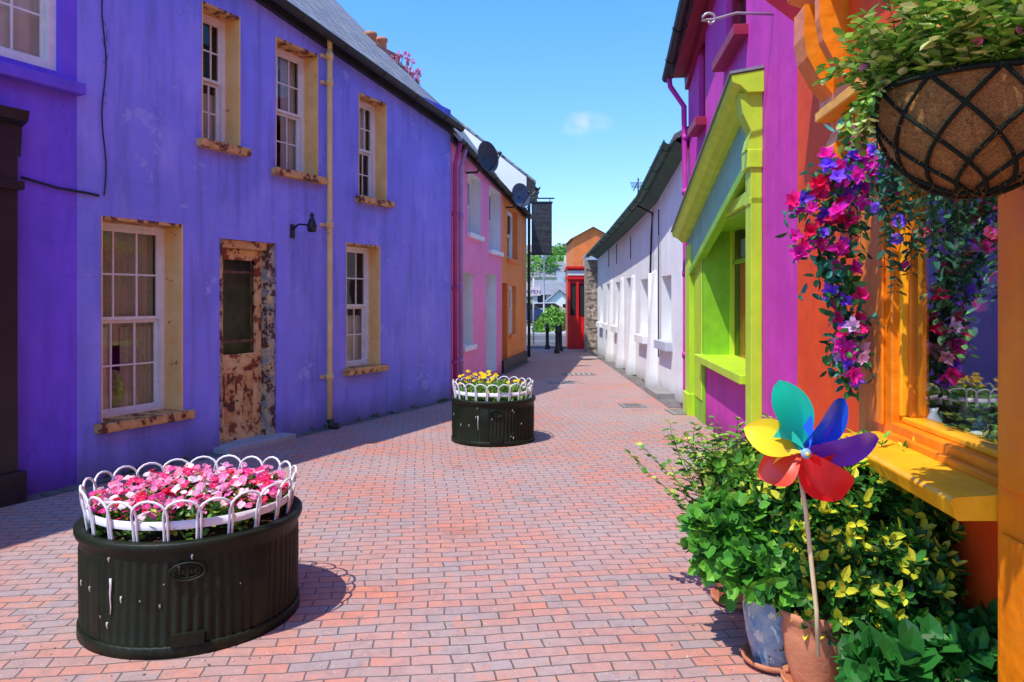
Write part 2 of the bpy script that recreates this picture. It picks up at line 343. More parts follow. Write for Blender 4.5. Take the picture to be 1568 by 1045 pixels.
# ------------------------------------------------------------ GROUND
def ground():
    g=G('ground_earth'); g.put(g.b.inputs['Base Color'],g.mix(g.mr(g.noise(.3,4),.4,.6),(.08,.15,.04),(.14,.17,.07))); g.b.inputs['Roughness'].default_value=.95
    P=Part('ground'); n=60; vs=[];fs=[]
    ys=[-60+ i*(560/n) for i in range(n+1)]; xs=[-400+i*(800/n) for i in range(n+1)]
    for y in ys:
        for x in xs:
            z=ter(y)+ (max(0,(y-58))*.004*math.sin(x*.05) if y>58 else 0)
            vs.append((x,y,z))
    for j in range(n):
        for i in range(n): fs.append((j*(n+1)+i,j*(n+1)+i+1,(j+1)*(n+1)+i+1,(j+1)*(n+1)+i))
    P.add(vs,fs,g.m,True); P.done()
    g=G('brick_paving')
    mp=g.n('ShaderNodeMapping'); g.put(mp.inputs[0],g.pos); mp.inputs['Rotation'].default_value=(0,0,math.radians(-7))
    wob=g.n('ShaderNodeTexNoise'); g.put(wob.inputs['Vector'],g.pos); wob.inputs['Scale'].default_value=1.8; wob.inputs['Detail'].default_value=4
    va=g.n('ShaderNodeVectorMath',operation='SCALE'); g.put(va.inputs[0],wob.outputs['Color']); va.inputs['Scale'].default_value=.08
    vb=g.n('ShaderNodeVectorMath',operation='ADD'); g.put(vb.inputs[0],mp.outputs[0]); g.put(vb.inputs[1],va.outputs[0])
    bt=g.n('ShaderNodeTexBrick'); g.put(bt.inputs['Vector'],vb.outputs[0]); bt.inputs['Scale'].default_value=1
    bt.inputs['Brick Width'].default_value=.176; bt.inputs['Row Height'].default_value=.086; bt.inputs['Mortar Size'].default_value=.0045
    bt.inputs['Mortar Smooth'].default_value=.6; bt.inputs['Bias'].default_value=.0
    bt.inputs['Color1'].default_value=(.60,.215,.135,1); bt.inputs['Color2'].default_value=(.36,.27,.25,1); bt.inputs['Mortar'].default_value=(.14,.11,.10,1)
    c=g.mix(g.mr(g.noise(.55,3),.40,.60,0,.75),bt.outputs['Color'],(.42,.325,.30))
    c=g.mix(g.mr(g.noise(11,4,rough=.75),.45,.72,0,.55),c,(.25,.17,.16))
    c=g.mix(g.mr(g.noise(5,4,rough=.8),.54,.63,0,.6),c,(.62,.25,.15))
    c=g.mix(g.mr(g.noise(60,2),.66,.72,0,.55),c,(.66,.60,.56))
    c=g.mix(g.mr(g.noise(1.3,4,rough=.7),.62,.68,0,.35),c,(.14,.11,.10))
    mo=g.mr(g.noise(.5,3),.5,.62,0,1)
    c=g.mix(bt.outputs['Fac'],c,g.mix(mo,(.19,.15,.14),(.12,.12,.07)))
    g.put(g.b.inputs['Base Color'],c); g.b.inputs['Roughness'].default_value=.75
    g.put(g.b.inputs['Normal'],g.bump(bt.outputs['Fac'],1.,-.008,g.bump(g.noise(70,3),.4,.006,g.bump(g.noise(6,2),.6,.014))))
    P=Part('brick_street')
    quad(P,[(-9,-8,.004),(3.0,-8,.004),(3.0,24.6,.004),(-9,24.6,.004)],g.m); P.done()
    asp=surf('asphalt',(.12,.12,.122),(.09,.09,.092),2,.9,.5,150)
    P=Part('road'); quad(P,[(-40,25.0,.004),(60,25.0,.004),(60,33.5,.004),(-40,33.5,.004)],asp); P.done()
    mk=surf('road_paint',(.75,.75,.72),None,8,.7)
    P=Part('road_marking'); 
    for i in range(-8,12): quad(P,[(i*3.,29.2,.009),(i*3.+1.8,29.2,.009),(i*3.+1.8,29.32,.009),(i*3.,29.32,.009)],mk)
    P.done()
    kb=surf('kerb_concrete',(.42,.41,.39),None,5,.85,.4)
    P=Part('pavement'); W0=Fr((0,0),(1,0))
    box(P,W0,-40,60,-43.5,-33.5,0,.12,kb); P.done(bevel=.01)
    cs=surf('stone_channel',(.20,.17,.16),(.12,.11,.10),5,.85,.5,60,patch=[((.05,.07,.025),4,.6)])
    P=Part('drain_channel')
    quad(P,[L.p(-4,0.0,.009),L.p(6.03,0.0,.009),L.p(6.03,.12,.009),L.p(-4,.2,.009)],cs)
    quad(P,[Wt.p(0,0,.009),Wt.p(12,0,.009),Wt.p(12,.25,.009),Wt.p(0,.3,.009)],cs)
    quad(P,[Pk.p(0,0,.0095),Pk.p(7.7,0,.0095),Pk.p(7.7,.15,.0095),Pk.p(0,.15,.0095)],cs)
    P.done()
    P=Part('wall_base_weeds')
    for i in range(60):
        a=R.uniform(-2,6); fr=L; 
        if i%3==0: fr=Wt; a=R.uniform(0,11)
        b=V(fr.p(a,R.uniform(.01,.05),.01))
        for k in range(5): leaf(P,b,rv()+V((0,0,.8)),V((0,0,1)),R.uniform(.03,.07),.02,vary((.10,.2,.04)),m_leaf)
    P.done()
    P=Part('fallen_petals')
    for i in range(420):
        if i<120: a=R.uniform(0,6.28); r=.56+abs(R.gauss(0,.25)); x,y=-1.63+r*math.cos(a),3.85+r*math.sin(a)
        elif i<200: x,y=1.0+R.gauss(0,.3),3.3+R.gauss(0,.5)
        else: y=R.uniform(2.5,14); x=R.uniform(-2,2)
        c=R.choice([(.8,.4,.5),(.3,.3,.1),(.5,.42,.3),(.65,.6,.55),(.15,.1,.06)]); s_=R.uniform(.004,.011); q=rv(); d=V((q.x,q.y,0)).normalized()
        e=V((-d.y,d.x,0)); b=V((x,y,.008)); P.add([b,b+d*s_+e*s_*.5,b+d*2*s_+V((0,0,.003)),b+d*s_-e*s_*.5],[(0,1,2,3)],m_petal,False,vary(c))
    P.done()
ground()
cm=surf('cast_cover',(.32,.30,.28),(.40,.37,.35),12,.6,.6,90); cf=surf('cover_frame',(.16,.15,.14),None,9,.6)
def cover(x,y,w,h,rot=0.):
    P=Part('manhole_cover'); f=Fr((x,y),(math.cos(rot),math.sin(rot)))
    box(P,f,-w/2,w/2,-h/2,h/2,0.0,.010,cf); box(P,f,-w/2+.03,w/2-.03,-h/2+.03,h/2-.03,.010,.014,cm)
    for i in range(6):
        for j in range(5):
            a=-w/2+.07+(w-.14)*i/5; d=-h/2+.07+(h-.14)*j/4
            box(P,f,a-.02,a+.02,d-.012,d+.012,.014,.018,cf)
    P.done()
for (px,py,w,h) in ((968,622,.36,.4),(886,574,.7,.4),(858,586,.5,.5),(1040,632,.3,.5)):
    y=H*F/(py-HZ); cover((px-CX)/F*y,y,w,h,.05)
st=surf('step_stone',(.3,.28,.26),None,5,.85,.5)
P=Part('stone_step'); box(P,Fr((2.62,12.1),(0,1),-1),0,1.0,0,.3,0,.1,st); P.done(bevel=.01)
# ------------------------------------------------------------ BLUE HOUSE
def slab(parent,name,fr,a0,a1,d0,d1,z0,z1,mat,bev=.006):
    P=Part(name,parent); box(P,fr,a0,a1,d0,d1,z0,z1,mat); P.done(bevel=bev)
topB=lambda a:5.36-.153*a
aS=L.a(118); aE=6.03
E=empty('blue_house')
wins=[('lower',(155,280,337,640),.26,3,4,'green'),('lower',(530,582,374,563),.2,3,4,'half'),
      ('upper',(309,368,14,222),.22,3,4,'half'),('upper',(422,487,70,266),.22,3,4,'sides'),('upper',(549,592,150,306),.2,3,4,'blind')]
holes=[]
for t,r,dp,c,rw,cu in wins:
    a0,a1,z0,z1=L.rect(*r); holes.append((a0,a1,z0,z1,dp))
da0,da1,dz0,dz1=L.rect(336,424,369,684); dz0=.06; holes.append((da0,da1,dz0,dz1,.16))
P=Part('walls',E); wall(P,L,aS,aE,0,topB,holes,m_blue)
P.done()
P=Part('roof',E); shell(P,L,aS,aE,5.2,topB,0,m_blue,m_slateL,over=.12,rz0=topB(aS)+2.6,rz1=topB(aE)+2.45,rd=2.5); P.done()
for (t,r,dp,c,rw,cu),h in zip(wins,holes):
    a0,a1,z0,z1,_=h
    P=Part('reveal_lining',E)
    box(P,L,a1-.018,a1-.001,-dp,.004,z0,z1,m_creamw); box(P,L,a0+.001,a0+.012,-dp,.004,z0,z1,m_creamw)
    box(P,L,a0+.012,a1-.018,-dp,.004,z1-.03,z1-.001,m_creamrust); P.done()
    sash(E,L,a0+.012,a1-.018,z0,z1-.03,dp-.02,c,rw,MW,fw=.045 if t=='lower' else .05,curtain=cu,name=t+'_window')
    slab(E,'sill',L,a0-.07,a1+.08,-dp,.09,z0-.075,z0+.012,m_creamrust,.012)
P=Part('door',E); dd=-.12
box(P,L,da0,da0+.07,-.16,-.03,dz0,dz1,m_doorside); box(P,L,da1-.12,da1,-.16,-.02,dz0,dz1,m_doorside); box(P,L,da0+.07,da1-.12,-.15,-.035,dz1-.09,dz1,m_creamrust)
b0,b1=da0+.07,da1-.12; zt=dz1-.09; zm=dz0+.95
box(P,L,b0,b1,dd-.05,dd-.012,dz0,zm,m_doorpaint)
for x0,x1 in ((b0,b0+.09),(b1-.09,b1)): box(P,L,x0,x1,dd-.05,dd,dz0,zt,m_doorpaint)
box(P,L,b0+.09,b1-.09,dd-.05,dd-.002,zm-.16,zm,m_doorpaint); box(P,L,b0+.09,b1-.09,dd-.05,dd-.002,dz0,dz0+.16,m_doorpaint); box(P,L,b0+.09,b1-.09,dd-.05,dd-.002,zt-.12,zt,m_doorpaint)
mid=(b0+b1)/2; box(P,L,mid-.04,mid+.04,dd-.05,dd-.003,dz0+.16,zm-.16,m_doorpaint)
for k in (0,1):
    c0=b0+.12 if k==0 else mid+.06; c1=mid-.06 if k==0 else b1-.12
    box(P,L,c0,c1,dd-.03,dd-.006,dz0+.2,zm-.2,m_creamrust)
P.done(bevel=.005)
P=Part('door_glass',E); gd=glassmat('dusty_door_glass',(.7,.7,.66),.12,.01); quad(P,[L.p(b0+.09,dd-.03,zm),L.p(b1-.09,dd-.03,zm),L.p(b1-.09,dd-.03,zt),L.p(b0+.09,dd-.03,zt)],gd)
mdk=surf('dark_rotten_wood',(.07,.035,.02),(.2,.1,.05),12,.8,.4)
for i in range(1,3): zz=zm+(zt-zm)*(.12 if i==1 else .78); box(P,L,b0+.09,b1-.09,dd-.04,dd-.02,zz-.014,zz+.014,mdk)
for aa in (b0+.12,b1-.13): box(P,L,aa-.008,aa+.008,dd-.045,dd-.022,zm,zt-.12,mdk)
mm=surf('door_net',(.17,.16,.13),(.09,.09,.075),5,.9,.3,90)
quad(P,[L.p(b0+.02,dd-.12,zm),L.p(b1-.02,dd-.12,zm),L.p(b1-.02,dd-.12,zt),L.p(b0+.02,dd-.12,zt)],mm); P.done()
slab(E,'doorstep',L,da0-.08,da1+.1,-.16,.2,.0,.065,surf('limestone',(.42,.42,.42),None,5,.8,.4))
P=Part('downpipe',E); a=L.a(497); zt=L.z(a,78)
tube(P,[L.p(a,.08,.02),L.p(a,.08,1.2),L.p(a,.08,2.5),L.p(a,.08,zt-.1),L.p(a,.08,zt)],.035,m_cream,12)
for z in (.65,L.z(a,345),L.z(a,128),zt-.08):
    tube(P,[L.p(a,.08,z-.04),L.p(a,.08,z+.04)],.047,m_cream,12); box(P,L,a-.08,a+.08,0,.03,z-.02,z+.02,m_cream)
tube(P,[L.p(a,.08,zt-.02),L.p(a,.08,zt+.1),L.p(a,.13,zt+.2)],.035,m_cream,10)
tube(P,[L.p(a,.09,.12),L.p(a,.1,.05),L.p(a+.02,.2,.03)],.05,m_iron,10)
P.done()
P=Part('gutter',E); gutter(P,L,aS,aE+.05,.17,topB(aS)-.07,topB(aE)-.07,m_iron); 
extr(P,L,aS,aE,[(0,topB(aS)-.16),(.06,topB(aS)-.16),(.06,topB(aS)+.0),(0,topB(aS))],m_iron,dz=topB(aE)-topB(aS))
P.done()
def lantern():
    E2=empty('wall_lamp'); P=Part('bracket',E2); a=L.a(447); z=L.z(a,352)
    box(P,L,a-.03,a+.03,0,.02,z-.1,z+.06,m_black)
    tube(P,[L.p(a,.01,z),L.p(a,.1,z+.06),L.p(a+.03,.2,z+.05),L.p(a+.05,.26,z+.0)],.012,m_black,6)
    c=L.p(a+.05,.26,z+.06)
    lathe(P,c,[(0,-.1),(.05,-.09),(.06,-.02),(.035,.05),(.02,.08),(.03,.1),(0.005,.14)],m_black,12); P.done()
lantern()
m_cable=surf('cable',(.02,.018,.03),None,8,.6,0)
P=Part('wall_cable'); 
pts=[]; a=L.a(158)
for i in range(26):
    z=L.z(a,300)+(5.2-L.z(a,300))*i/25; pts.append(L.p(a+.02*math.sin(i*.7),.012,z))
tube(P,pts,.006,m_cable,5)
a2=L.a(30); a3=L.a(135); tube(P,[L.p(a2,.02,L.z(a2,272)),L.p((a2+a3)/2,.02,L.z((a2+a3)/2,288)),L.p(a3,.02,L.z(a3,297)),L.p(L.a(150),.012,L.z(L.a(150),300))],.011,m_cable,5)
for i in range(14):
    z=R.uniform(3.3,5.1); q=V(L.p(a+.02,.012,z)); tube(P,[q,q+V(L.u)*R.uniform(-.06,.1)+V((0,0,R.uniform(.02,.1)))],.002,m_cable,4)
P.done()
# ------------------------------------------------------------ VIOLET HOUSE + black shopfront (far left)
E=empty('violet_house'); topV=lambda a:5.6-.1*a
wa0,wa1=L.a(-160),L.a(92); wz0=L.z(L.a(46),98); hv=[(wa0,wa1,wz0,wz0+1.7,.12)]
sa1=L.a(14)
P=Part('walls',E); wall(P,L,-6.5,aS,0,topV,hv,m_violet); P.done()
P=Part('roof',E); shell(P,L,-6.5,aS-.03,5.2,topV,0,m_violet,m_slateL,over=.12,rz0=8.3,rz1=8.0,rd=2.5); P.done()
sash(E,L,wa0,wa1,wz0,wz0+1.7,.05,4,4,MW,curtain='net',fw=.07,name='upper_window')
slab(E,'string_course',L,-6.5,L.a(121),0,.1,L.z(L.a(100),143),L.z(L.a(100),143)+.1,m_violet,.01)
E=empty('black_shopfront'); P=Part('pilasters',E)
zt=L.z(L.a(20),175)
box(P,L,sa1-.25,sa1,0.001,.12,.0,zt-.1,m_black); box(P,L,sa1-.29,sa1+.04,0.001,.17,.0,.25,m_black)
extr(P,L,-6,sa1+.03,[(0.001,zt-.35),(.1,zt-.35),(.12,zt-.12),(.2,zt-.08),(.22,zt),(0.001,zt+.04)],m_black)
box(P,L,sa1-.28,sa1+.03,0.001,.16,zt-.62,zt-.55,m_black)
box(P,L,-6,sa1-.25,0.001,.05,0,zt-.35,m_black); P.done(bevel=.006)
# ------------------------------------------------------------ PINK + ORANGE HOUSES
def house2(name,a0,a1,wallm,revm,ws,top,rz0,rz1,roofm,over=.12,rd=1.3,fr=Pk):
    E=empty(name); hs=[]
    for r,dp,*k in ws:
        x0,x1,z0,z1=fr.rect(*r); hs.append((x0,x1,max(z0,.05),z1,dp))
    P=Part('walls',E); wall(P,fr,a0,a1,0,top,hs,wallm,revm); P.done()
    P=Part('roof',E); shell(P,fr,a0,a1,2*rd,top,0,wallm,roofm,over=over,rz0=rz0,rz1=rz1,rd=rd); P.done()
    for (r,dp,*k),h in zip(ws,hs):
        if k and k[0]=='door':
            P=Part('door',E); box(P,fr,h[0],h[1],-dp-.05,-dp+.01,h[2],h[3],k[1])
            for q in range(2):
                for w in range(2):
                    ww=(h[1]-h[0]); box(P,fr,h[0]+ww*(.12+.42*w),h[0]+ww*(.46+.42*w),-dp+.01,-dp+.022,h[2]+(.15 if q==0 else 1.05),h[2]+(.9 if q==0 else 1.8),k[1])
            P.done(bevel=.004)
        else:
            sash(E,fr,h[0]+.01,h[1]-.01,h[2],h[3],dp-.03,2,2,MW,curtain='net' if R.random()<.5 else 'half',fw=.06)
            slab(E,'sill',fr,h[0]-.06,h[1]+.06,-dp,.07,h[2]-.08,h[2]+.008,revm)
    P=Part('gutter',E); gutter(P,fr,a0,a1,over+.04,top(a0)-.1,top(a1)-.1,m_iron,.055)
    extr(P,fr,a0,a1,[(0,top(a0)-.14),(.05,top(a0)-.14),(.05,top(a0)),(0,top(a0))],m_iron,dz=top(a1)-top(a0)); P.done()
    return E
m_pink=surf('pink_render',(.94,.28,.52),(.88,.24,.47),1.5,.75,.3,60,streak=.12,grime=((.3,.08,.15),.2),wave=2,crack=.3)
m_orangeh=surf('orange_render',(.92,.29,.06),(.82,.24,.05),1.5,.75,.3,60,streak=.1,grime=((.2,.05,.02),.3),wave=2)
m_slateP=slatemat('slate_pink_house',(.175,.985),(.34,.33,.33),(.23,.23,.24),(.52,.44,.27))
pd=surf('pale_door_paint',(.75,.72,.8),None,5,.5,.1); od=surf('brown_door',(.35,.06,.03),None,5,.5,.1)
tP=lambda a:4.3-.055*a
pa=Pk.a(768); oa=Pk.a(805)
EP=house2('pink_house',0,pa,m_pink,m_whitewall,[((708,724,418,530),.22),((716,736,268,360),.2),((744,760,420,570),.22,'door',pd),((749,766,290,385),.2)],tP,5.3,5.35,m_slateP,rd=.95)
P=Part('downpipes',EP); mpipe=surf('magenta_pipe',(.5,.05,.2),None,5,.5,.1); mpp=surf('lilac_pipe',(.45,.3,.6),None,5,.5,.1)
for a,m in ((.07,mpipe),(.45,mpp)):
    tube(P,[Pk.p(a,.06,.02),Pk.p(a,.06,3.8),Pk.p(a,.12,4.05),Pk.p(a,.14,4.15)],.04,m,10)
    for z in (.6,1.8,3.): tube(P,[Pk.p(a,.06,z-.03),Pk.p(a,.06,z+.03)],.05,m,10)
P.done()
EO=house2('orange_house',pa+.002,oa,m_orangeh,m_orangeh,[((777,792,322,398),.15),((769,777,434,560),.15,'door',od),((780,790,438,512),.12)],tP,5.0,4.75,m_slateP,rd=.8)
P=Part('plinth',EO); box(P,Pk,pa+.01,oa,.002,.05,0,.28,m_black); P.done()
m_brick=surf('chimney_brick',(.5,.2,.12),(.35,.14,.09),10,.85,.6,50); m_terra=surf('terracotta',(.6,.23,.11),(.46,.16,.08),8,.75,.3)
E=empty('chimney'); P=Part('stack',E); ch=Fr((-2.3,12.7),uL)
box(P,ch,-.3,.3,-.22,.22,4.4,5.72,m_brick); box(P,ch,-.34,.34,-.26,.26,5.72,5.8,m_brick); P.done(bevel=.008)
P=Part('pots',E)
for a in (-.15,.15): lathe(P,ch.p(a,0,5.8),[(.1,0),(.09,.2),(.11,.22),(.11,.27),(.08,.27),(.07,.1)],m_terra,16)
P.done()
P=Part('valerian_plant')
for i in range(60):
    b=V(Pk.p(R.uniform(.2,1.3),-.95,5.35)); d=V((R.uniform(-.5,.5),R.uniform(-.5,.5),1)); l=R.uniform(.1,.38)
    tube(P,[b,b+d*l],.004,m_leaf,4,col=(.1,.2,.05)); rosette(P,b+d*l*.4,d,4,.07,.03,lambda t:vary((.08,.2,.05)),m_leaf)
    for k in range(5): flower(P,b+d*l+rv(.03),rv(),.022,R.choice([(.8,.2,.4),(.85,.35,.55)]),m_petal)
P.done()
Wg=Fr((Pk.p(oa,0,0)[0]+.02,Pk.p(oa,0,0)[1]+.03),(0,1))
E=empty('white_gable_house'); tW=lambda a:4.85
m_bright=surf('fresh_white_render',(.90,.90,.88),(.86,.86,.85),1.5,.8,.15,60)
P=Part('walls',E); wall(P,Wg,0,4.2,0,tW,[(1.2,2.0,.9,2.1,.15),(1.2,2.0,2.8,4.0,.15)],m_bright); P.done()
P=Part('roof',E); shell(P,Wg,0,4.2,6.,tW,7.2,m_bright,m_slateP,over=.25,rd=3.,thick=.06); P.done()
sash(E,Wg,1.2,2.0,.9,2.1,.1,2,2,MW); sash(E,Wg,1.2,2.0,2.8,4.0,.1,2,2,MW)
P=Part('gutter',E); gutter(P,Wg,0,4.2,.3,4.6,4.6,m_iron); tube(P,[Wg.p(.1,.3,4.55),Wg.p(.1,.1,4.3),Wg.p(.1,.07,4.1),Wg.p(.1,.07,0.1)],.04,m_iron,8); P.done()
def dish(fr,a,z,out,r,mat,face):
    E=empty('satellite_dish'); P=Part('dish',E); c=V(fr.p(a,out,z)); q=V(face).normalized().to_track_quat('Z','Y').to_matrix().to_4x4()
    P.M=Matrix.Translation(c)@q
    lathe(P,(0,0,0),[(0.001,0),(r*.4,.015),(r*.75,.055),(r,.1),(r*1.02,.1),(r*1.,.085),(r*.7,.035),(r*.3,-.01),(.001,-.015)],mat,28)
    tube(P,[(0,-r*.95,.08),(0,-r*.3,.32),(0,0,.36)],.012,m_iron,6); ball(P,(0,0,.36),.035,m_iron)
    P.M=None; tube(P,[fr.p(a,0,z-.25),fr.p(a,out*.6,z-.25),fr.p(a,out,z-.1),c],.02,m_iron,8); P.done()
dg=surf('dish_dark',(.03,.035,.045),(.06,.06,.07),6,.4,.1); dg2=surf('dish_grey',(.06,.08,.12),(.10,.12,.16),6,.5,.1)
a=Pk.a(714); dish(Pk,a,Pk.z(a,243),.32,.27,dg,(.75,-.6,.1))
a=Pk.a(775); dish(Pk,a,Pk.z(a,301),.28,.27,dg2,(.6,-.7,.1))
E=empty('hanging_sign'); P=Part('board',E); y=19.0
X=lambda px,yy:(px-CX)/F*yy; Z=lambda py,yy:H-(py-HZ)/F*yy
sf=Fr((0,y),(1,0)); 
sm=surf('sign_black',(.02,.022,.025),(.05,.055,.06),14,.5,.2)
box(P,sf,X(814,y),X(845,y),-.03,.03,Z(388,y),Z(312,y),sm)
for x0,x1,z0,z1 in ((814,845,312,309),(814,845,391,388)): box(P,sf,X(x0,y)-.02,X(x1,y)+.02,-.04,.04,Z(z0,y),Z(z1,y),m_black)
P.done(bevel=.004)
P=Part('lettering',E); sl=surf('sign_letters',(.07,.075,.08),None,8,.5)
for k,(zz,w) in enumerate(((325,20),(338,14),(350,22),(362,16),(374,20))):
    x=X(829.5-w/2,y)
    while x<X(829.5+w/2,y):
        w2=R.uniform(.03,.06); box(P,sf,x,x+w2,.031,.036,Z(zz,y)-.04,Z(zz,y)+R.uniform(.0,.05),sl); x+=w2+.02
P.done()
P=Part('bracket',E); wx=Pk.p(oa-.7,0,0)[0]
tube(P,[(wx,y,Z(304,y)),(X(849,y),y,Z(304,y))],.018,m_black,6); tube(P,[(wx,y,Z(330,y)),(wx+.15,y,Z(318,y)),(X(812,y)+.1,y,Z(305,y))],.012,m_black,6)
for px in (818,842): tube(P,[(X(px,y),y,Z(304,y)),(X(px,y),y,Z(311,y))],.01,m_black,5)
P.done()
# ------------------------------------------------------------ RIGHT WHITE COTTAGE (sagging eaves line in three runs)
brk=[0,2.5,6.3,11.9]; bz=[4.08,3.58,3.34,3.08]
def tC(a):
    for i in range(3):
        if a<=brk[i+1]+1e-6 or i==2: return bz[i]+(bz[i+1]-bz[i])*(a-brk[i])/(brk[i+1]-brk[i])
E=empty('white_cottage'); hs=[]; spec=[(12.35,13.15,.9,2.02),(14.5,15.3,.9,2.02),(16.4,17.2,.1,2.1),(18.2,19.0,.95,2.05),(20.0,20.8,.95,2.05),(21.7,22.3,.95,2.05)]
for y0,y1,z0,z1 in spec: hs.append((y0-11.12,y1-11.12,z0,z1,.3))
m_slc=slatemat('slate_cottage',(0,1),(.2,.2,.22),(.13,.13,.15))
P=Part('walls',E); Q=Part('roof',E); K=Part('gutter',E); rdz=[5.5,5.1,4.9,4.6]
for i in range(3):
    p0,p1=brk[i],brk[i+1]
    wall(P,Wt,p0,p1,0,tC,[h for h in hs if p0<h[0]<p1],m_whitewall)
    shell(Q,Wt,p0+.021,p1-.021,5.,tC,0,m_whitewall,m_slc,over=.22,rz0=rdz[i],rz1=rdz[i+1],rd=2.5,ends=i!=1)
    gutter(K,Wt,p0,p1,.3,tC(p0)-.1,tC(p1)-.1,m_gutgreen,.075)
    extr(K,Wt,p0,p1,[(0.001,tC(p0)-.22),(.2,tC(p0)-.12),(.22,tC(p0)-.02),(0.001,tC(p0)-.02)],m_gutgreen,dz=tC(p1)-tC(p0),caps=False)
P.done(); Q.done(); K.done()
for i,h in enumerate(hs):
    if i==2:
        P=Part('door',E); box(P,Wt,h[0],h[1],-.3,-.24,h[2],h[3],pd); P.done()
    else:
        sash(E,Wt,h[0],h[1],h[2],h[3],.22,2,2,MW,fw=.07); slab(E,'sill',Wt,h[0]-.1,h[1]+.1,-.3,.12,h[2]-.14,h[2]+.01,surf('sill_grey',(.55,.58,.66),None,5,.7) if i==0 else m_whitewall)
P=Part('buttress',E)
for y0 in (13.6,16.0,17.6,19.5): extr(P,Wt,y0-11.12,y0-11.12+.28,[(0,0),(.16,0),(.1,1.2),(.04,2.1),(0,2.15)],m_whitewall)
P.done(bevel=.01)
P=Part('downpipes',E)
a=13.9-11.12; tube(P,[Wt.p(a,.06,.05),Wt.p(a,.06,2.1)],.035,m_white,8)
tube(P,[Wt.p(a,.06,2.1),Wt.p(a,.04,2.8),Wt.p(a-.1,.04,3.2),Wt.p(a+.3,.28,3.4)],.02,m_black,6)
tube(P,[Wt.p(2.1,.04,.6),Wt.p(2.1,.04,3.2)],.012,m_black,5)
for aa in (5.3,7.5,9.): tube(P,[Wt.p(aa,.03,2.5),Wt.p(aa,.03,3.0)],.01,m_black,5)
P.done()
E=empty('aerial'); P=Part('mast',E); b=Wt.p(2.7,.3,3.45); tube(P,[b,(b[0],b[1],b[2]+.4)],.012,m_black,5)
for k in range(5): tube(P,[(b[0]-.12,b[1]+.04*k,b[2]+.22+.03*k),(b[0]+.12,b[1]+.04*k,b[2]+.22+.03*k)],.006,m_black,4)
tube(P,[(b[0]-.1,b[1]-.1,b[2]+.15),(b[0]+.05,b[1]+.2,b[2]+.4)],.01,m_black,5)
P.done()
# ------------------------------------------------------------ MAGENTA HOUSE
m_purple=surf('magenta_render',(.66,.045,.42),(.56,.035,.37),1.5,.7,.3,60,streak=.3,grime=((.12,.02,.1),.25),wave=2,crack=.3)
m_redtrim=surf('dark_red_trim',(.32,.015,.05),(.26,.01,.04),5,.5,.1)
tU=lambda a:5.05+.2*(11.15-a)
E=empty('magenta_house'); pu0=Rt.a(1221); pu1=Rt.a(1054)
sh0,sh1=7.0,9.65
hs=[(sh0,sh1,.9,2.5,.35)]
u0=(Rt.a(1112),Rt.a(1124)); u1=(Rt.a(1070),Rt.a(1080))
hs.append((u0[0]-1.0,u0[0],4.25,5.5,.12)); hs.append((u1[1],u1[0],Rt.z(10.,190),Rt.z(10.,60),.1))
hs=[(min(h[0],h[1]),max(h[0],h[1]),*h[2:]) for h in hs]
P=Part('walls',E); wall(P,Rt,pu0,pu1,0,tU,hs,m_purple); P.done()
P=Part('roof',E); shell(P,Rt,pu0,pu1,5.,tU,0,m_purple,slatemat('slate_purple_house',(0,1),(.1,.1,.12),(.07,.07,.08)),over=.26,rz0=8.2,rz1=6.6,rd=2.5); P.done()
MR=dict(MW); MR['frame']=m_redtrim
for h in hs[1:]:
    sash(E,Rt,h[0],h[1],h[2],h[3],.06,2,2,MR,fw=.06,curtain='none'); slab(E,'sill',Rt,h[0]-.1,h[1]+.1,-.1,.14,h[2]-.1,h[2]+.005,m_redtrim)
P=Part('eaves',E); extr(P,Rt,pu0,pu1,[(0,tU(pu0)-.3),(.05,tU(pu0)-.3),(.06,tU(pu0)-.12),(.26,tU(pu0)-.12),(.26,tU(pu0)-.02),(0,tU(pu0)-.02)],m_redtrim,dz=tU(pu1)-tU(pu0))
gutter(P,Rt,pu0,pu1,.32,tU(pu0)-.12,tU(pu1)-.12,m_iron,.07); P.done()
P=Part('downpipe',E); a=pu1-.12
tube(P,[Rt.p(a,.3,tU(a)-.15),Rt.p(a,.28,tU(a)-.3),Rt.p(a,.08,tU(a)-.6),Rt.p(a,.06,3.),Rt.p(a,.06,.1),Rt.p(a,.12,.04)],.04,m_purple,10)
for z in (.8,2,3.2,4.): tube(P,[Rt.p(a,.06,z-.04),Rt.p(a,.06,z+.04)],.052,m_purple,10)
P.done()
g1=surf('lime_paint',(.54,.76,.03),(.46,.68,.03),5,.42,.2,40,streak=.25); g2=surf('green_paint',(.26,.56,.02),(.20,.47,.02),5,.42,.2,40,streak=.25); g3=surf('teal_paint',(.22,.55,.38),(.18,.46,.34),5,.45,.15,streak=.3)
lead=surf('lead_flashing',(.25,.27,.28),None,7,.5,.3)
E=empty('green_shopfront'); P=Part('joinery',E); aN,aF=6.68,10.85; cz=lambda a:3.55-.235*(a-6.7)
s=-.235
def sl(P,a0,a1,d0,d1,zb,zt_,mat,slope=s):
    extr(P,Rt,a0,a1,[(d0,zb),(d1,zb),(d1,zt_),(d0,zt_)],mat,dz=slope*(a1-a0))
box(P,Rt,aN,aN+.22,.002,.1,0,cz(aN)-.62,g1); box(P,Rt,aN-.03,aN+.25,.002,.13,0,.3,g1)
box(P,Rt,aN-.02,aN+.24,.002,.13,cz(aN)-.78,cz(aN)-.62,g1); box(P,Rt,aN+.0,aN+.22,.002,.11,cz(aN)-1.1,cz(aN)-1.04,g1)
box(P,Rt,aF-.4,aF,.002,.1,0,cz(aF)-.2,g1); box(P,Rt,aF-.43,aF+.03,.002,.13,0,.3,g1)
box(P,Rt,sh1+.0,aF-.4,.002,.03,.0,2.55,g2)
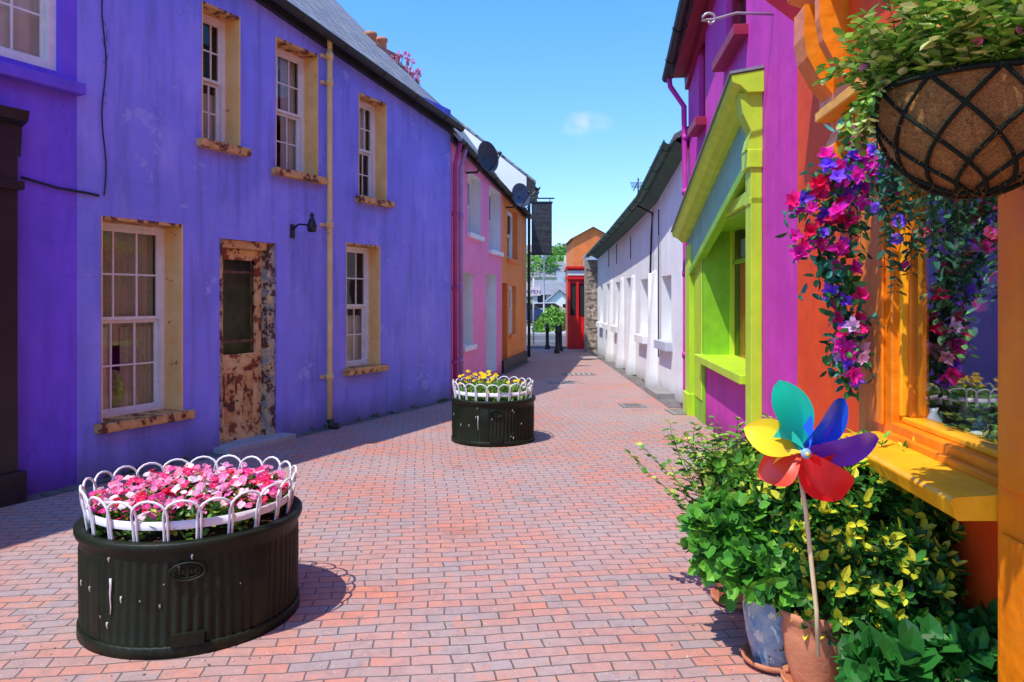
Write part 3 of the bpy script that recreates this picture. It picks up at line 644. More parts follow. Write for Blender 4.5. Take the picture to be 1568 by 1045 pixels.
box(P,Rt,sh1+.1,aF-.5,.03,.045,.3,2.3,g1)
extr(P,Rt,aN-.01,aN+.2,[(.002,cz(aN)-.62),(.14,cz(aN)-.62),(.1,cz(aN)-.45),(.17,cz(aN)-.3),(.2,cz(aN)-.12),(.002,cz(aN)-.12)],g1)
sl(P,aN+.2,aF,.002,.07,cz(aN+.2)-.62,cz(aN+.2)-.12,g3)
sl(P,aN+.24,aF-.4,.002,.1,cz(aN+.24)-.72,cz(aN+.24)-.62,g2)
extr(P,Rt,aN-.06,aF+.05,[(.002,cz(aN)-.12),(.14,cz(aN)-.12),(.2,cz(aN)-.06),(.27,cz(aN)-.03),(.28,cz(aN)+.03),(.002,cz(aN)+.07)],g1,dz=s*(aF-aN+.11))
extr(P,Rt,aN-.07,aF+.06,[(.002,cz(aN)+.085),(.005,cz(aN)+.11),(.3,cz(aN)+.06),(.3,cz(aN)+.038)],lead,dz=s*(aF-aN+.13))
box(P,Rt,sh1-.03,sh1-.001,-.35,.02,.9,2.5,g2); box(P,Rt,sh1-.10,sh1-.03,-.34,-.28,.9,2.5,g1)
box(P,Rt,sh0,sh1-.03,-.35,.02,2.47,2.499,g2); box(P,Rt,sh0-.05,sh1+.1,-.35,.14,.82,.905,g1)
box(P,Rt,sh0,sh1+.1,.002,.06,2.5,2.62,g1)
box(P,Rt,8.28,8.33,-.35,-.3,.905,2.47,g2)
box(P,Rt,sh0,sh1-.12,-.35,-.302,2.05,2.1,g2)
P.done(bevel=.006)
P=Part('window_glass',E); quad(P,[Rt.p(sh0,-.33,.9),Rt.p(sh1,-.33,.9),Rt.p(sh1,-.33,2.48),Rt.p(sh0,-.33,2.48)],glassmat('green_shop_glass',(.95,.95,.95),.25,.02))
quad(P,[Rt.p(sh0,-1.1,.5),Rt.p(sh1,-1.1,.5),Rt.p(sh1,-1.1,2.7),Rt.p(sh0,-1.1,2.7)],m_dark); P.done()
P=Part('shelf_and_reflections',E); ms=surf('red_reflection',(.85,.03,.02),(.7,.02,.02),6,.5); mb=surf('pale_blue_reflection',(.35,.5,.7),None,6,.5)  # red and blue boxes behind the glass stand in for its reflections
box(P,Rt,7.2,9.6,-.8,-.36,.6,.88,m_white)
for a,h,m in ((8.4,.9,ms),(8.8,1.1,ms),(9.15,.75,ms),(9.4,1.2,ms),(8.05,.6,mb),(7.6,.8,ms)): box(P,Rt,a-.14,a+.14,-.55,-.40,.881,.88+h,m)
box(P,Rt,8.5,9.3,-.38,-.36,2.12,2.35,mb); box(P,Rt,sh0,sh1,-1.05,-.345,2.5,2.56,m_white); P.done(bevel=.01)
E=empty('scroll_bracket'); P=Part('scroll',E); a=6.3; z=Rt.z(a,22)
pts=[Rt.p(a,.0,z),Rt.p(a,.3,z+.02),Rt.p(a,.5,z-.03)]+[Rt.p(a,.52+.07*math.cos(t)*(1-t/8),z-.03+.07*math.sin(t)*(1-t/8)) for t in [x*.5 for x in range(12)]]
tube(P,pts,.012,surf('galvanised',(.45,.45,.47),None,5,.4,0,metal=.6),6); P.done()
# ------------------------------------------------------------ ORANGE SHOP
m_red=surf('red_orange_render',(.86,.085,.004),(.78,.065,.004),2.,.6,.35,50,streak=.2,wave=3,crack=.3)
m_or=surf('orange_paint',(.92,.26,.004),(.86,.21,.003),4,.42,.25,30,streak=.3,coat=.1,wave=5)
m_yel=surf('yellow_orange_paint',(.95,.46,.010),(.90,.38,.008),4,.42,.25,30,streak=.15,coat=.1,wave=5)
E=empty('orange_shop'); tO=lambda a:6.4
wA0,wA1,wZ0,wZ1=2.58,3.54,1.035,2.72
P=Part('walls',E); wall(P,Rt,-6,pu0,0,tO,[(1.2,3.75,.75,2.75,.02)],m_red); P.done()
P=Part('roof',E); shell(P,Rt,-6,pu0-.03,6.,tO,9.,m_red,m_slateP,over=.2); P.done()
P=Part('shopfront_joinery',E)
D=.15
box(P,Rt,wA1,3.96,.002,D,0.0,2.72,m_or); box(P,Rt,wA1+.07,3.89,D,D+.018,1.0,2.6,m_or)
box(P,Rt,2.22,2.49,.002,D+.08,0,2.72,m_or); box(P,Rt,2.26,2.45,D+.08,D+.095,.2,.84,m_or); box(P,Rt,2.26,2.45,D+.08,D+.095,.99,2.6,m_or)
box(P,Rt,2.49,wA0,.002,D,.85,2.72,m_or)
box(P,Rt,1.1,2.22,.002,D,0,.85,m_red)
box(P,Rt,wA0,wA1,.002,D,.94,wZ0-.01,m_or); box(P,Rt,wA0,wA1,.002,D-.04,wZ0-.01,wZ0+.02,m_yel); box(P,Rt,wA0+.01,wA1-.01,D,D+.03,.95,.985,m_or)
box(P,Rt,wA1-.03,wA1,.002,D-.03,wZ0+.02,2.62,m_yel); box(P,Rt,wA1-.055,wA1-.03,.002,D-.06,wZ0+.02,2.62,m_or)
box(P,Rt,wA0,wA1,.002,D,2.62,2.72,m_or)
extr(P,Rt,2.495,3.7,[(.002,.87),(.35,.86),(.36,.87),(.375,.925),(.36,.938),(.16,.955),(.002,.955)],m_yel)
box(P,Rt,2.49,wA1,.002,.07,.0,.87,m_red)
box(P,Rt,2.22,3.96,.002,D+.1,.0,.1,m_red)
box(P,Rt,1.1,4.55,.002,D+.02,2.72,3.3,m_or); box(P,Rt,1.2,4.0,D+.02,D+.035,2.8,3.22,m_red)
extr(P,Rt,1.1,4.6,[(.002,3.3),(.2,3.3),(.24,3.38),(.34,3.42),(.36,3.5),(.002,3.56)],m_or)
box(P,Rt,1.1,4.5,.002,D+.06,2.66,2.72,m_yel)
P.done(bevel=.008)
P=Part('console_bracket',E)
def console(a0,a1,o=0.):
    prof=[(.002,2.35),(.09,2.35),(.15,2.41),(.165,2.48),(.14,2.54),(.11,2.6),(.12,2.68),(.17,2.78),(.25,2.88),(.31,3.0),(.33,3.12),(.33,3.3),(.002,3.3)]
    extr(P,Rt,a0,a1,prof,m_or)
    extr(P,Rt,a0-.02,a1+.02,[(.002,2.29),(.12,2.29),(.12,2.35),(.002,2.35)],m_or)
console(4.3,4.5); console(4.02,4.1)
P.done(bevel=.012)
P=Part('upper_cornice',E); extr(P,Rt,1.1,4.9,[(.002,3.57),(.3,3.6),(.45,3.72),(.47,3.85),(.002,3.9)],m_or); extr(P,Rt,4.4,4.9,[(.003,3.35),(.2,3.4),(.4,3.56),(.4,3.6),(.003,3.57)],surf('pink_red_trim',(.8,.03,.12),None,4,.45,.1)); P.done(bevel=.01)
P=Part('shop_glass',E); quad(P,[Rt.p(wA0,.07,wZ0),Rt.p(wA1,.07,wZ0),Rt.p(wA1,.07,2.62),Rt.p(wA0,.07,2.62)],glassmat('shop_glass',(.92,.95,.93),.4,.01)); P.done()
P=Part('window_display',E); wood=surf('shelf_wood',(.2,.12,.06),None,4,.6)
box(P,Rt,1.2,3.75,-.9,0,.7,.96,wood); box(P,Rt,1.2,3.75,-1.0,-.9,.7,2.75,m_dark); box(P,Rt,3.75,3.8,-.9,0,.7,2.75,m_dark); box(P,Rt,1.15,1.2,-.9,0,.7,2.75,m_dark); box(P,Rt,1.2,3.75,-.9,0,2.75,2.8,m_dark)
dc=vcolmat('display_glaze',.25,0,.5)
for i in range(120):
    a=R.uniform(2.0,3.7); d=R.uniform(-.5,.03); c=R.choice([(.75,.75,.73),(.6,.65,.75),(.1,.25,.4),(.4,.35,.33),(.75,.6,.3),(.05,.12,.1)]); r=R.uniform(.02,.045)
    if R.random()<.6: ball(P,Rt.p(a,d,.96+r*.7),r,dc,10,(1,1.2,.75),c)
    else:
        P.col=c; h=R.uniform(.05,.2); lathe(P,Rt.p(a,d,.96),[(r*.6,0),(r,h*.3),(r*.9,h*.6),(r*.4,h*.85),(r*.55,h),(r*.4,h*.98)],dc,12)
for i in range(110):
    b=V(Rt.p(R.uniform(2.3,3.7),R.uniform(-.4,.02),R.choice([2.7,2.4,2.1,1.8,1.0]))); stem(P,b,V((R.uniform(-.4,.4),R.uniform(-.4,.4),-.3 if b.z>1.5 else 1)),R.uniform(.2,.7) if b.z>1.5 else .2,.4,.05,.03,lambda t:vary((.09,.24,.07)),m_leaf,.04,fl=(.08,.03,[(.8,.05,.2),(.7,.7,.75)]))
P.done()
# ------------------------------------------------------------ flower garland
P=Part('flower_garland')
path=[(1440,225,3.45),(1400,226,3.5),(1350,232,3.55),(1305,262,3.6),(1272,310,3.64),(1262,355,3.66),(1270,400,3.7),(1288,450,3.72),(1296,500,3.74),(1292,545,3.74),(1296,590,3.74)]
pts=[V((X(a,c),c,Z(b,c))) for a,b,c in path]
tube(P,pts,.008,m_leaf,5,col=(.05,.1,.03))
cm_={'pink':(.90,.02,.26),'purple':(.28,.10,.88),'magenta':(.86,.03,.48),'white':(.85,.5,.8),'red':(.75,.01,.08)}
def spray(q,n,rr,col):
    n=n.normalized(); x=n.orthogonal().normalized(); y=n.cross(x)
    for k in range(9):
        th=k*2.4+R.uniform(-.3,.3); e=R.uniform(.5,1.3) if k>3 else R.uniform(.2,.6); d=n*math.cos(e)+(x*math.cos(th)+y*math.sin(th))*math.sin(e)
        leaf(P,q,d,n,rr*R.uniform(.8,1.2),rr*.62,vary(col,.22),m_petal,R.uniform(.1,.35),.05)
for i in range(len(pts)-1):
    for k in range(36):
        t=R.random(); q=pts[i].lerp(pts[i+1],t); u=(i+t)/(len(pts)-1)
        w=.16 if u<.6 else .075
        q=q+V((R.gauss(0,w*.55),R.gauss(-.02,.04),R.gauss(0,w*.5)))
        c=R.choice([(.03,.24,.18),(.06,.38,.30),(.04,.15,.04),(.08,.30,.08),(.02,.10,.06)])
        rosette(P,q,rv()+V((-.2,-.5,0)),3,.062,.03,lambda t:vary(c),m_leaf,1.2)
        pr=.5 if u<.55 else .14
        if u>.72 and u<.9: pr=.4
        if R.random()<pr:
            cc=R.choice(['pink','pink','magenta','magenta','purple','red'] if u>.35 else ['purple','purple','magenta','pink','purple','magenta'])
            if u>.6: cc=R.choice(['pink','white','purple','magenta'])
            n=V((R.uniform(-.8,.4),-1,R.uniform(-.3,.6))); spray(q+n.normalized()*.045,n,R.uniform(.035,.058),cm_[cc])
for i in range(34):
    b=V((X(R.uniform(1330,1480),3.35),R.uniform(3.1,3.5),Z(R.uniform(225,330),3.35)))
    stem(P,b,V((R.uniform(-.3,.3),-.2,-1)),R.uniform(.15,.5),.5,.05,.03,lambda t:vary((.03,.13,.07)),m_leaf,.035,fl=(.03,.03,[cm_['pink'],cm_['purple']]))
P.done()
# ------------------------------------------------------------ hanging basket
E=empty('hanging_basket'); P=Part('coir_liner',E); by=2.1; bc=V((X(1492,by),by,Z(140,by))); br=.255; bh=.29
g=G('coir'); n1=g.noise(70,4,g.vmul(g.pos,(1,1,1.6)),.8,dist=3.); c=g.mix(g.mr(n1,.36,.64),(.32,.10,.015),(.98,.54,.15)); g.put(g.b.inputs['Base Color'],c); g.b.inputs['Roughness'].default_value=.95
g.put(g.b.inputs['Normal'],g.bump(n1,1.,.03)); m_coir=g.m
prof=[(br*math.sin(t)*1.0,-bh*math.cos(t)) for t in [math.pi/2*i/14 for i in range(15)]]
lathe(P,bc,[(r*.985+.001,z*.985) for r,z in prof],m_coir,64,rf=lambda r,z,t:r*(1+.012*math.sin(t*9+z*30)+.01*math.sin(t*23-z*50))); 
soil=surf('soil',(.05,.03,.02),None,20,.95,.8,60); lathe(P,(bc.x,bc.y,bc.z-.03),[(br*.98,0),(.001,.03)],soil,32)
for i in range(900):
    t=math.acos(1-R.random()); th=R.uniform(0,6.283); p=bc+V((br*math.sin(t)*math.cos(th),br*math.sin(t)*math.sin(th),-bh*math.cos(t)))
    tg=rv(); o=(p-bc).normalized(); q=p+tg*.022+o*.008; tube(P,[p,p+tg*.012+o*.008,q],.0009,m_coir,3)
P.done()
P=Part('wire_frame',E); wr=surf('black_wire',(.012,.02,.014),None,9,.75,.1,spec=.1)
tube(P,[bc+V((br*1.02*math.cos(2*math.pi*k/40),br*1.02*math.sin(2*math.pi*k/40),0)) for k in range(40)],.007,wr,6,close=True)
for sgn in (1,-1):
    for k in range(10):
        pts=[]
        for i in range(15):
            t=math.pi/2*(.14+.86*i/14); th=2*math.pi*k/10+sgn*(1-i/14)*1.5
            pts.append(bc+V((br*1.02*math.sin(t)*math.cos(th),br*1.02*math.sin(t)*math.sin(th),-bh*1.02*math.cos(t))))
        tube(P,pts,.0055,wr,6)
t=math.pi/2*.14; tube(P,[bc+V((br*1.02*math.sin(t)*math.cos(2*math.pi*k/20),br*1.02*math.sin(t)*math.sin(2*math.pi*k/20),-bh*1.02*math.cos(t))) for k in range(20)],.006,wr,6,close=True)
hook=bc+V((0,0,.75))
for k in range(3):
    th=2*math.pi*k/3+.5; tube(P,[bc+V((br*math.cos(th),br*math.sin(th),0)),hook],.004,wr,5)
wl=V(Rt.p(hook.y,.1,hook.z)); tube(P,[hook,hook+V((.0,0,.05)),V((wl.x,wl.y,hook.z+.06))],.01,m_black,6)
P.done()
P=Part('trailing_plants',E)
def cfb(t): return vary(R.choice([(.22,.44,.05),(.32,.55,.07),(.12,.30,.03),(.50,.62,.2),(.08,.20,.02)]),.2)
for i in range(230):
    th=R.uniform(0,2*math.pi); r=br*math.sqrt(R.random())*1.0; b=bc+V((r*math.cos(th),r*math.sin(th),0.0)); o=V((math.cos(th),math.sin(th),0))
    stem(P,b,o*R.uniform(.1,.65)*(r/br)+V((0,0,R.uniform(.5,1.3))),R.uniform(.1,.26),R.uniform(.2,.7),.043,.026,cfb,m_leaf,.022,fl=(.02,.014,[(.85,.4,.6),(.8,.2,.4)]))
for i in range(14):
    th=R.uniform(math.pi*.6,math.pi*1.15); b=bc+V((br*math.cos(th),br*math.sin(th),0.01)); o=V((math.cos(th),math.sin(th),.3))
    stem(P,b,o,R.uniform(.08,.16),2.,.036,.022,cfb,m_leaf,.02)
for i in range(60):
    b=bc+V((R.uniform(-.0,.4),R.uniform(-.1,.1),R.uniform(.1,.42))); stem(P,b,rv()+V((0,0,.3)),.18,.8,.043,.026,cfb,m_leaf,.022,fl=(.05,.015,[(.85,.4,.6),(.8,.1,.3)]))
P.done()
# ------------------------------------------------------------ near potted plants
def pot(name,x,y,r,h,mat):
    E=empty(name); P=Part('pot',E)
    lathe(P,(x,y,.02),[(r*.66,0),(r*.9,h*.35),(r,h*.7),(r*.93,h*.86),(r*1.03,h*.9),(r*1.05,h),(r*.92,h),(r*.88,h*.85),(.001,h*.84)],mat,36)
    lathe(P,(x,y,.006),[(r*.75,0),(r*1.02,.02),(r*1.05,.04),(r*.98,.04),(r*.9,.018),(.001,.016)],m_terra,36); P.done(); return E
m_bluep=surf('blue_glaze',(.12,.26,.42),(.35,.45,.45),14,.2,.2,30,patch=[((.6,.62,.5),16,.6),((.05,.12,.1),12,.62)],coat=.5)
pot('blue_glazed_pot',X(1184,3.3),3.3,.13,.34,m_bluep)
pot('terracotta_pot',X(1246,3.1),3.1,.125,.31,m_terra)
m_greyp=surf('grey_pot',(.2,.2,.2),None,8,.7)
pot('terracotta_pot',1.55,3.45,.2,.32,m_terra)
pot('grey_plant_pot',1.58,2.75,.12,.2,m_greyp)
pot('terracotta_pot',1.2,3.97,.14,.28,m_terra)
def bush(name,parts,mat=m_leaf):
    P=Part(name)
    for (c,rad,n,L_,W_,k,cf) in parts:
        c=V(c)
        lum=[(rv(),R.uniform(.65,1.3)) for _ in range(16)]
        for i in range(n):
            d=rv(); 
            if d.z<-.6 and R.random()<.6: d.z*=-1
            f=1.
            for ld,lf in lum:
                w=max(0,d.dot(ld))**6; f+= (lf-1)*w
            q=R.random()**.45; s_=f*(.35+.65*q)
            p=c+V((d.x*rad[0],d.y*rad[1],d.z*rad[2]))*s_
            up=(d+V((0,-.25,.55))+rv(.5))
            sh=q
            rosette(P,p,up,k,L_,W_,lambda t:cf(t,sh),mat,1.0)
            if R.random()<.25: tube(P,[c+V((d.x*rad[0],d.y*rad[1],d.z*rad[2]))*.3*s_,p],.004,mat,4,col=(.1,.09,.04))
    return P
def c_var(t,s):
    if t>.6 and s>.45 and R.random()<.65: return vary((.66,.65,.04),.25)
    return vary(R.choice([(.035,.15,.014),(.06,.23,.02),(.02,.095,.012)]),.35)
def c_green(t,s): return vary(R.choice([(.06,.25,.02),(.10,.36,.03),(.17,.45,.04),(.03,.14,.018)]),.35)
def c_lime(t,s): return vary(R.choice([(.28,.48,.05),(.50,.58,.10),(.11,.32,.03),(.06,.19,.02)]),.3)
def c_dark(t,s): return vary(R.choice([(.012,.095,.012),(.025,.16,.02),(.04,.22,.03)]),.3)
P=bush('variegated_euonymus_bush',[((1.50,3.35,.60),(.42,.38,.36),500,.064,.030,10,c_var),((1.3,3.15,.42),(.25,.25,.25),150,.06,.03,9,c_var),((1.74,3.3,.55),(.2,.35,.40),240,.064,.032,9,c_var),((1.6,3.0,.42),(.24,.2,.26),140,.06,.03,9,c_var)]); P.done()
P=bush('green_pelargonium_plant',[((1.00,3.45,.50),(.22,.25,.24),150,.07,.05,7,c_green),((1.08,3.2,.44),(.17,.16,.13),90,.066,.046,7,c_green),((1.2,3.75,.72),(.22,.22,.16),120,.055,.033,7,c_lime)]); P.done()
P=bush('hydrangea_plant',[((1.46,2.72,.22),(.27,.2,.17),80,.11,.075,7,c_dark),((1.74,2.78,.24),(.18,.2,.2),70,.1,.065,7,c_dark),((1.36,2.88,.2),(.1,.12,.12),20,.08,.055,6,c_green)]); P.done()
P=Part('lime_shrub')
for i in range(110):
    b=V((1.14+R.uniform(-.10,.28),3.95+R.uniform(-.1,.1),.25)); 
    stem(P,b,V((R.uniform(-.5,.35),R.uniform(-.2,.2),1.2)),R.uniform(.35,.74),-.02,.052,.033,lambda t:c_lime(t,1),m_leaf,.035,.003)
for i in range(46):
    b=V((1.5+R.uniform(-.38,.38),3.4,.75)); stem(P,b,V((R.uniform(-.4,.4),R.uniform(-.3,.3),1.2)),R.uniform(.12,.24),.0,.055,.028,lambda t:c_var(.7,1) if R.random()<.5 else c_green(t,1),m_leaf,.03,.003)
P.done()
# ------------------------------------------------------------ pinwheel
E=empty('toy_pinwheel'); py_=2.85; hub=V((X(1225,py_),py_,Z(690,py_))); u=F/py_
def plast(n,c):
    g=G(n); g.put(g.b.inputs['Base Color'],g.mix(g.mr(g.noise(9,2),.35,.65,0,.25),c,dk(c,.75))); g.b.inputs['Roughness'].default_value=.3
    t=g.n('ShaderNodeBsdfTranslucent'); t.inputs[0].default_value=(*c,1); m=g.n('ShaderNodeMixShader'); m.inputs[0].default_value=.15
    g.nt.links.new(g.b.outputs[0],m.inputs[1]); g.nt.links.new(t.outputs[0],m.inputs[2]); g.nt.links.new(m.outputs[0],g.out.inputs[0]); return g.m
bl=[('teal',(.01,.55,.36),98,112,.42),('blue',(.01,.12,.80),40,106,.36),('purple',(.20,.05,.70),0,124,.30),('red',(.85,.012,.02),-58,100,.44),('crimson',(.88,.07,.03),-154,76,.42),('yellow',(.95,.70,.03),150,92,.40)]
P=Part('blades',E)
for nm,c,ang,ln,wf_ in bl:
    mt=plast(nm+'_plastic',c); ang=math.radians(ang); n=18; w=12; vs=[]; rl=ln/u
    for i in range(n+1):
        t=i/n
        for j in range(w+1):
            s=-1+2*j/w
            wd=rl*wf_*(max(0,math.sin(math.pi*min(1,t*.95+.05)**1.35)))**.7 if t<1 else 0
            yy=wd*s*(1. if s>0 else .5)
            x=rl*t; a_=ang-.20+.34*t*t
            dpt=-.012-.085*math.sin(math.pi*t)*max(0,(s+.2)/1.2)**1.6+.02*t
            dx=x*math.cos(a_)-yy*math.sin(a_); dz=x*math.sin(a_)+yy*math.cos(a_)
            vs.append(hub+V((dx,dpt,dz)))
    P.add(vs,[(i*(w+1)+j,i*(w+1)+j+1,(i+1)*(w+1)+j+1,(i+1)*(w+1)+j) for i in range(n) for j in range(w)],mt,True)
    vs=[]
    for i in range(9):
        t=i/8
        for s in (-1,1):
            a_=ang+.75-.55*t; rr=rl*(.42*(1-t)+.03); vs.append(hub+V((rr*math.cos(a_)+s*.008*(1-t)*2,-.03-.03*t,rr*math.sin(a_)+s*.012*(1-t)*2)))
    P.add(vs,[(2*i,2*i+1,2*i+3,2*i+2) for i in range(8)],mt,True)
P.done()
P=Part('hub',E); hm=plast('hub_plastic',(.25,.5,.8)); ball(P,hub+V((0,-.06,0)),.02,hm,16,(1,.6,1)); ball(P,hub+V((0,-.072,0)),.010,plast('hub_cap',(.85,.6,.2)),12); 
tube(P,[hub+V((0,-.06,0)),hub+V((0.0,.05,0))],.006,hm,6); P.done()
P=Part('stick',E); tube(P,[hub+V((.0,.04,.0)),hub+V((.035,.03,-.25)),hub+V((.075,.03,-.62)),hub+V((.085,.04,-.8))],.009,surf('cream_stick',(.75,.62,.35),None,9,.5,.1),8); P.done()
# ------------------------------------------------------------ PLANTERS
m_pl=surf('black_green_cast_iron',(.007,.011,.005),(.014,.018,.008),6,.5,.25,50,patch=[((.10,.11,.08),26,.73)],spec=.22)
m_fence=surf('white_fence_paint',(.80,.80,.82),(.7,.7,.72),12,.35,.1,patch=[((.4,.4,.42),30,.7)])
m_drip=surf('white_drip',(.75,.75,.72),None,9,.6)
def planter(x,y,r,h,kind,ang=0.):
    E=empty('flower_planter'); P=Part('tub',E); c=(x,y,0); seg=432
    def rf(rr,z,t):
        if .1*h<z<.82*h:
            k=(math.cos(t*72)); panel=(t*4/(2*math.pi)+ang)%1
            return rr+(.0045*(k if .05<panel<.95 else 1))
        return rr
    prof=[(r*.93,0),(r*.985,.0),(r*.985,.05),(r*.965,.06),(r*.965,h*.1),(r*.96,h*.11),(r*.965,h*.5),(r*.965,h*.81),(r*.965,h*.83),(r*.97,h*.86),(r*.97,h*.9),(r*1.0,h*.92),(r*1.01,h*.95),(r*1.01,h*.985),(r*.99,h),(r*.93,h),(r*.92,h*.98),(r*.91,h*.9)]
    lathe(P,c,prof,m_pl,seg,rf,smooth=True); 
    lathe(P,(x,y,h*.88),[(r*.92,0),(r*.5,.03),(.001,.04)],soil,32)
    for (th,zz,w,hh) in ((math.radians(-90)+ang,.74*h,.075,.04),(math.radians(-90)+ang,.16*h,.07,.028)):
        q=Matrix.Translation((x+r*.972*math.cos(th),y+r*.972*math.sin(th),zz))@Matrix.Rotation(th+math.pi/2,4,'Z'); P.M=q
        if hh>.03:
            pts=[(w*math.cos(2*math.pi*k/24),-.006,hh*math.sin(2*math.pi*k/24)) for k in range(24)]; tube(P,pts,.006,m_pl,6,close=True)
            tube(P,[(w*.72*math.cos(2*math.pi*k/24),-.006,hh*.7*math.sin(2*math.pi*k/24)) for k in range(24)],.003,m_pl,6,close=True)
            for k in range(5): P.add([(-.04+.017*k,-.01,-.01),(-.03+.017*k,-.01,-.01),(-.03+.017*k,-.01,.012),(-.04+.017*k,-.01,.012)],[(0,1,2,3)],m_pl)
        else:
            b=[(sx*w,dy,sz*hh) for dy in (-.012,.01) for sx,sz in ((-1,-1),(1,-1),(1,1),(-1,1))]
            P.add(b,[(0,1,2,3),(4,7,6,5),(0,4,5,1),(1,5,6,2),(2,6,7,3),(3,7,4,0)],m_pl)
        P.M=None
    for k in range(14):
        th=math.radians(-90)+R.uniform(-1.2,.9); zz=R.uniform(.2,.9)*h; ln=R.uniform(.004,.03)
        if k==0: th=math.radians(-90)-.35; zz=.86*h; ln=.02
        if k==1: th=math.radians(-90)-.33; zz=.68*h; ln=.16
        rr=r*.9735; pts=[(x+rr*math.cos(th+.004*math.sin(i*2)),y+rr*math.sin(th+.004*math.sin(i*2)),zz-ln*i/5) for i in range(6)]
        tube(P,pts,R.uniform(.003,.007),m_drip,5,r1=.002)
    P.done()
    P=Part('hoop_fence',E); fr_=r*.9; n=22; zb=h*.97
    fl=lambda z:fr_*(1+.06*(z-zb)/.2)
    for k in range(n):
        t0=2*math.pi*(k)/n; t1=2*math.pi*(k+1.12)/n; pts=[]
        zt=zb+.125; w=(t1-t0); jt=R.uniform(-.006,.006)
        for i in range(4): z=zb-.03+(zt-zb+.03)*i/4; pts.append((x+fl(z)*math.cos(t0),y+fl(z)*math.sin(t0),z))
        for i in range(9):
            a=math.pi-math.pi*i/8; th=(t0+t1)/2+w/2*math.cos(a); z=zt+.07*math.sin(a)+jt; q=fl(z)+jt; pts.append((x+q*math.cos(th),y+q*math.sin(th),z))
        for i in range(4): z=zt-(zt-zb+.03)*(i+1)/4; pts.append((x+fl(z)*math.cos(t1),y+fl(z)*math.sin(t1),z))
        tube(P,pts,.0062,m_fence,7)
    for z0,z1 in ((zb+.06,zb+.10),):
        lathe(P,c,[(fl(z0)-.008,z0),(fl(z0)-.013,z0),(fl(z1)-.013,z1),(fl(z1)-.008,z1),(fl(z0)-.008,z0)],m_fence,64)
    P.done()
    P=Part('flowers',E)
    if kind==0:
        for i in range(620):
            rr=r*.86*math.sqrt(R.random()); th=R.uniform(0,6.283); z=h+.05+.07*(1-(rr/r)**2)+R.uniform(-.05,.05)
            p=V((x+rr*math.cos(th),y+rr*math.sin(th),z)); rosette(P,p-V((0,0,.02)),V((R.uniform(-.6,.6),R.uniform(-.6,.6),1)),4,.05,.03,lambda t:vary(R.choice([(.06,.19,.02),(.12,.32,.04),(.45,.45,.04),(.03,.10,.015)])),m_leaf,1.2)
        for i in range(540):
            rr=r*.86*math.sqrt(R.random()); th=R.uniform(0,6.283); z=h+.07+.07*(1-(rr/r)**2)+R.uniform(-.02,.055)
            p=V((x+rr*math.cos(th),y+rr*math.sin(th),z)); sct=math.sin(rr*9+th*3+1)
            col=R.choice([(.92,.20,.42),(.92,.36,.58),(.88,.04,.20),(.94,.68,.76),(.92,.28,.52)] if sct>-.3 else [(.88,.02,.10),(.92,.82,.85),(.82,.05,.3),(.9,.3,.45)])
            flower(P,p,V((R.uniform(-.7,.7),R.uniform(-1.,.5),1)),R.uniform(.016,.026),col,m_petal,5,(.85,.75,.3))
    else:
        for i in range(420):
            rr=r*.84*math.sqrt(R.random()); th=R.uniform(0,6.283); z=h+R.uniform(-.05,.15)*(1 if rr<r*.7 else .5)
            p=V((x+rr*math.cos(th),y+rr*math.sin(th),z)); rosette(P,p,V((R.uniform(-.6,.6),R.uniform(-.6,.6),1)),5,.06,.022,lambda t:vary(R.choice([(.16,.36,.05),(.25,.48,.07),(.42,.55,.1),(.05,.14,.02)])),m_leaf,1.)
        for i in range(50):
            rr=r*.8*math.sqrt(R.random()); th=R.uniform(0,6.283); b=V((x+rr*math.cos(th),y+rr*math.sin(th),h)); tp=b+V((R.uniform(-.05,.05),R.uniform(-.05,.05),R.uniform(.14,.27)))
            if rr*math.cos(th)<.1 or R.random()<.3:
                tube(P,[b,tp],.003,m_leaf,4,col=(.1,.25,.05)); flower(P,tp,V((R.uniform(-.5,.5),-.6,1)),R.uniform(.018,.028),(.92,.62,.02),m_petal,6,(.8,.4,.02))
    P.done()
planter(X(297,3.85),3.85,.53,.52,0,.35)
planter(X(755,8.62),8.62,.485,.50,1,.1)
# ------------------------------------------------------------ FAR END
m_stone=surf('rubble_stone',(.40,.32,.24),(.2,.16,.12),7,.9,.9,14,patch=[((.52,.46,.37),9,.56)])
W0=Fr((0,0),(1,0))
E=empty('stone_gatepost'); P=Part('pillar',E)
wf=Fr((0,23.05),(1,0)); box(P,wf,X(898,23.05),2.75,-.7,0,0,Z(398,23.05),m_stone)
for i in range(60):
    xx=R.uniform(2.32,2.7); zz=R.uniform(.1,2.75); s_=R.uniform(.05,.1); box(P,wf,xx-s_,xx+s_,0,R.uniform(.01,.03),zz-s_*.5,zz+s_*.5,m_stone)
P.done(bevel=.01)
m_rd=surf('red_gloss',(.82,.015,.015),(.72,.01,.012),5,.35,.1)
E=empty('red_shopfront'); P=Part('front',E); rg=Fr((X(869,24.6),24.6),(1,-.05))
zt=Z(412,24.6)
box(P,rg,0,2.5,-3,-.0,0,zt,m_rd); box(P,rg,-.06,2.5,0,.1,zt-.35,zt-.27,m_rd); box(P,rg,-.06,2.5,-3,.14,zt,zt+.08,m_rd)
for a in (0,.28,.56): box(P,rg,a,a+.09,0,.07,0,zt-.35,m_rd)
box(P,rg,.09,.28,.003,.02,1.1,zt-.5,m_dark); box(P,rg,.37,.56,.003,.02,1.1,zt-.5,m_dark); box(P,rg,.0,.65,.0,.075,zt-.22,zt-.06,m_white); P.done(bevel=.006)
m_sl=slatemat('slate_far',(1,0),(.30,.30,.33),(.22,.22,.24))
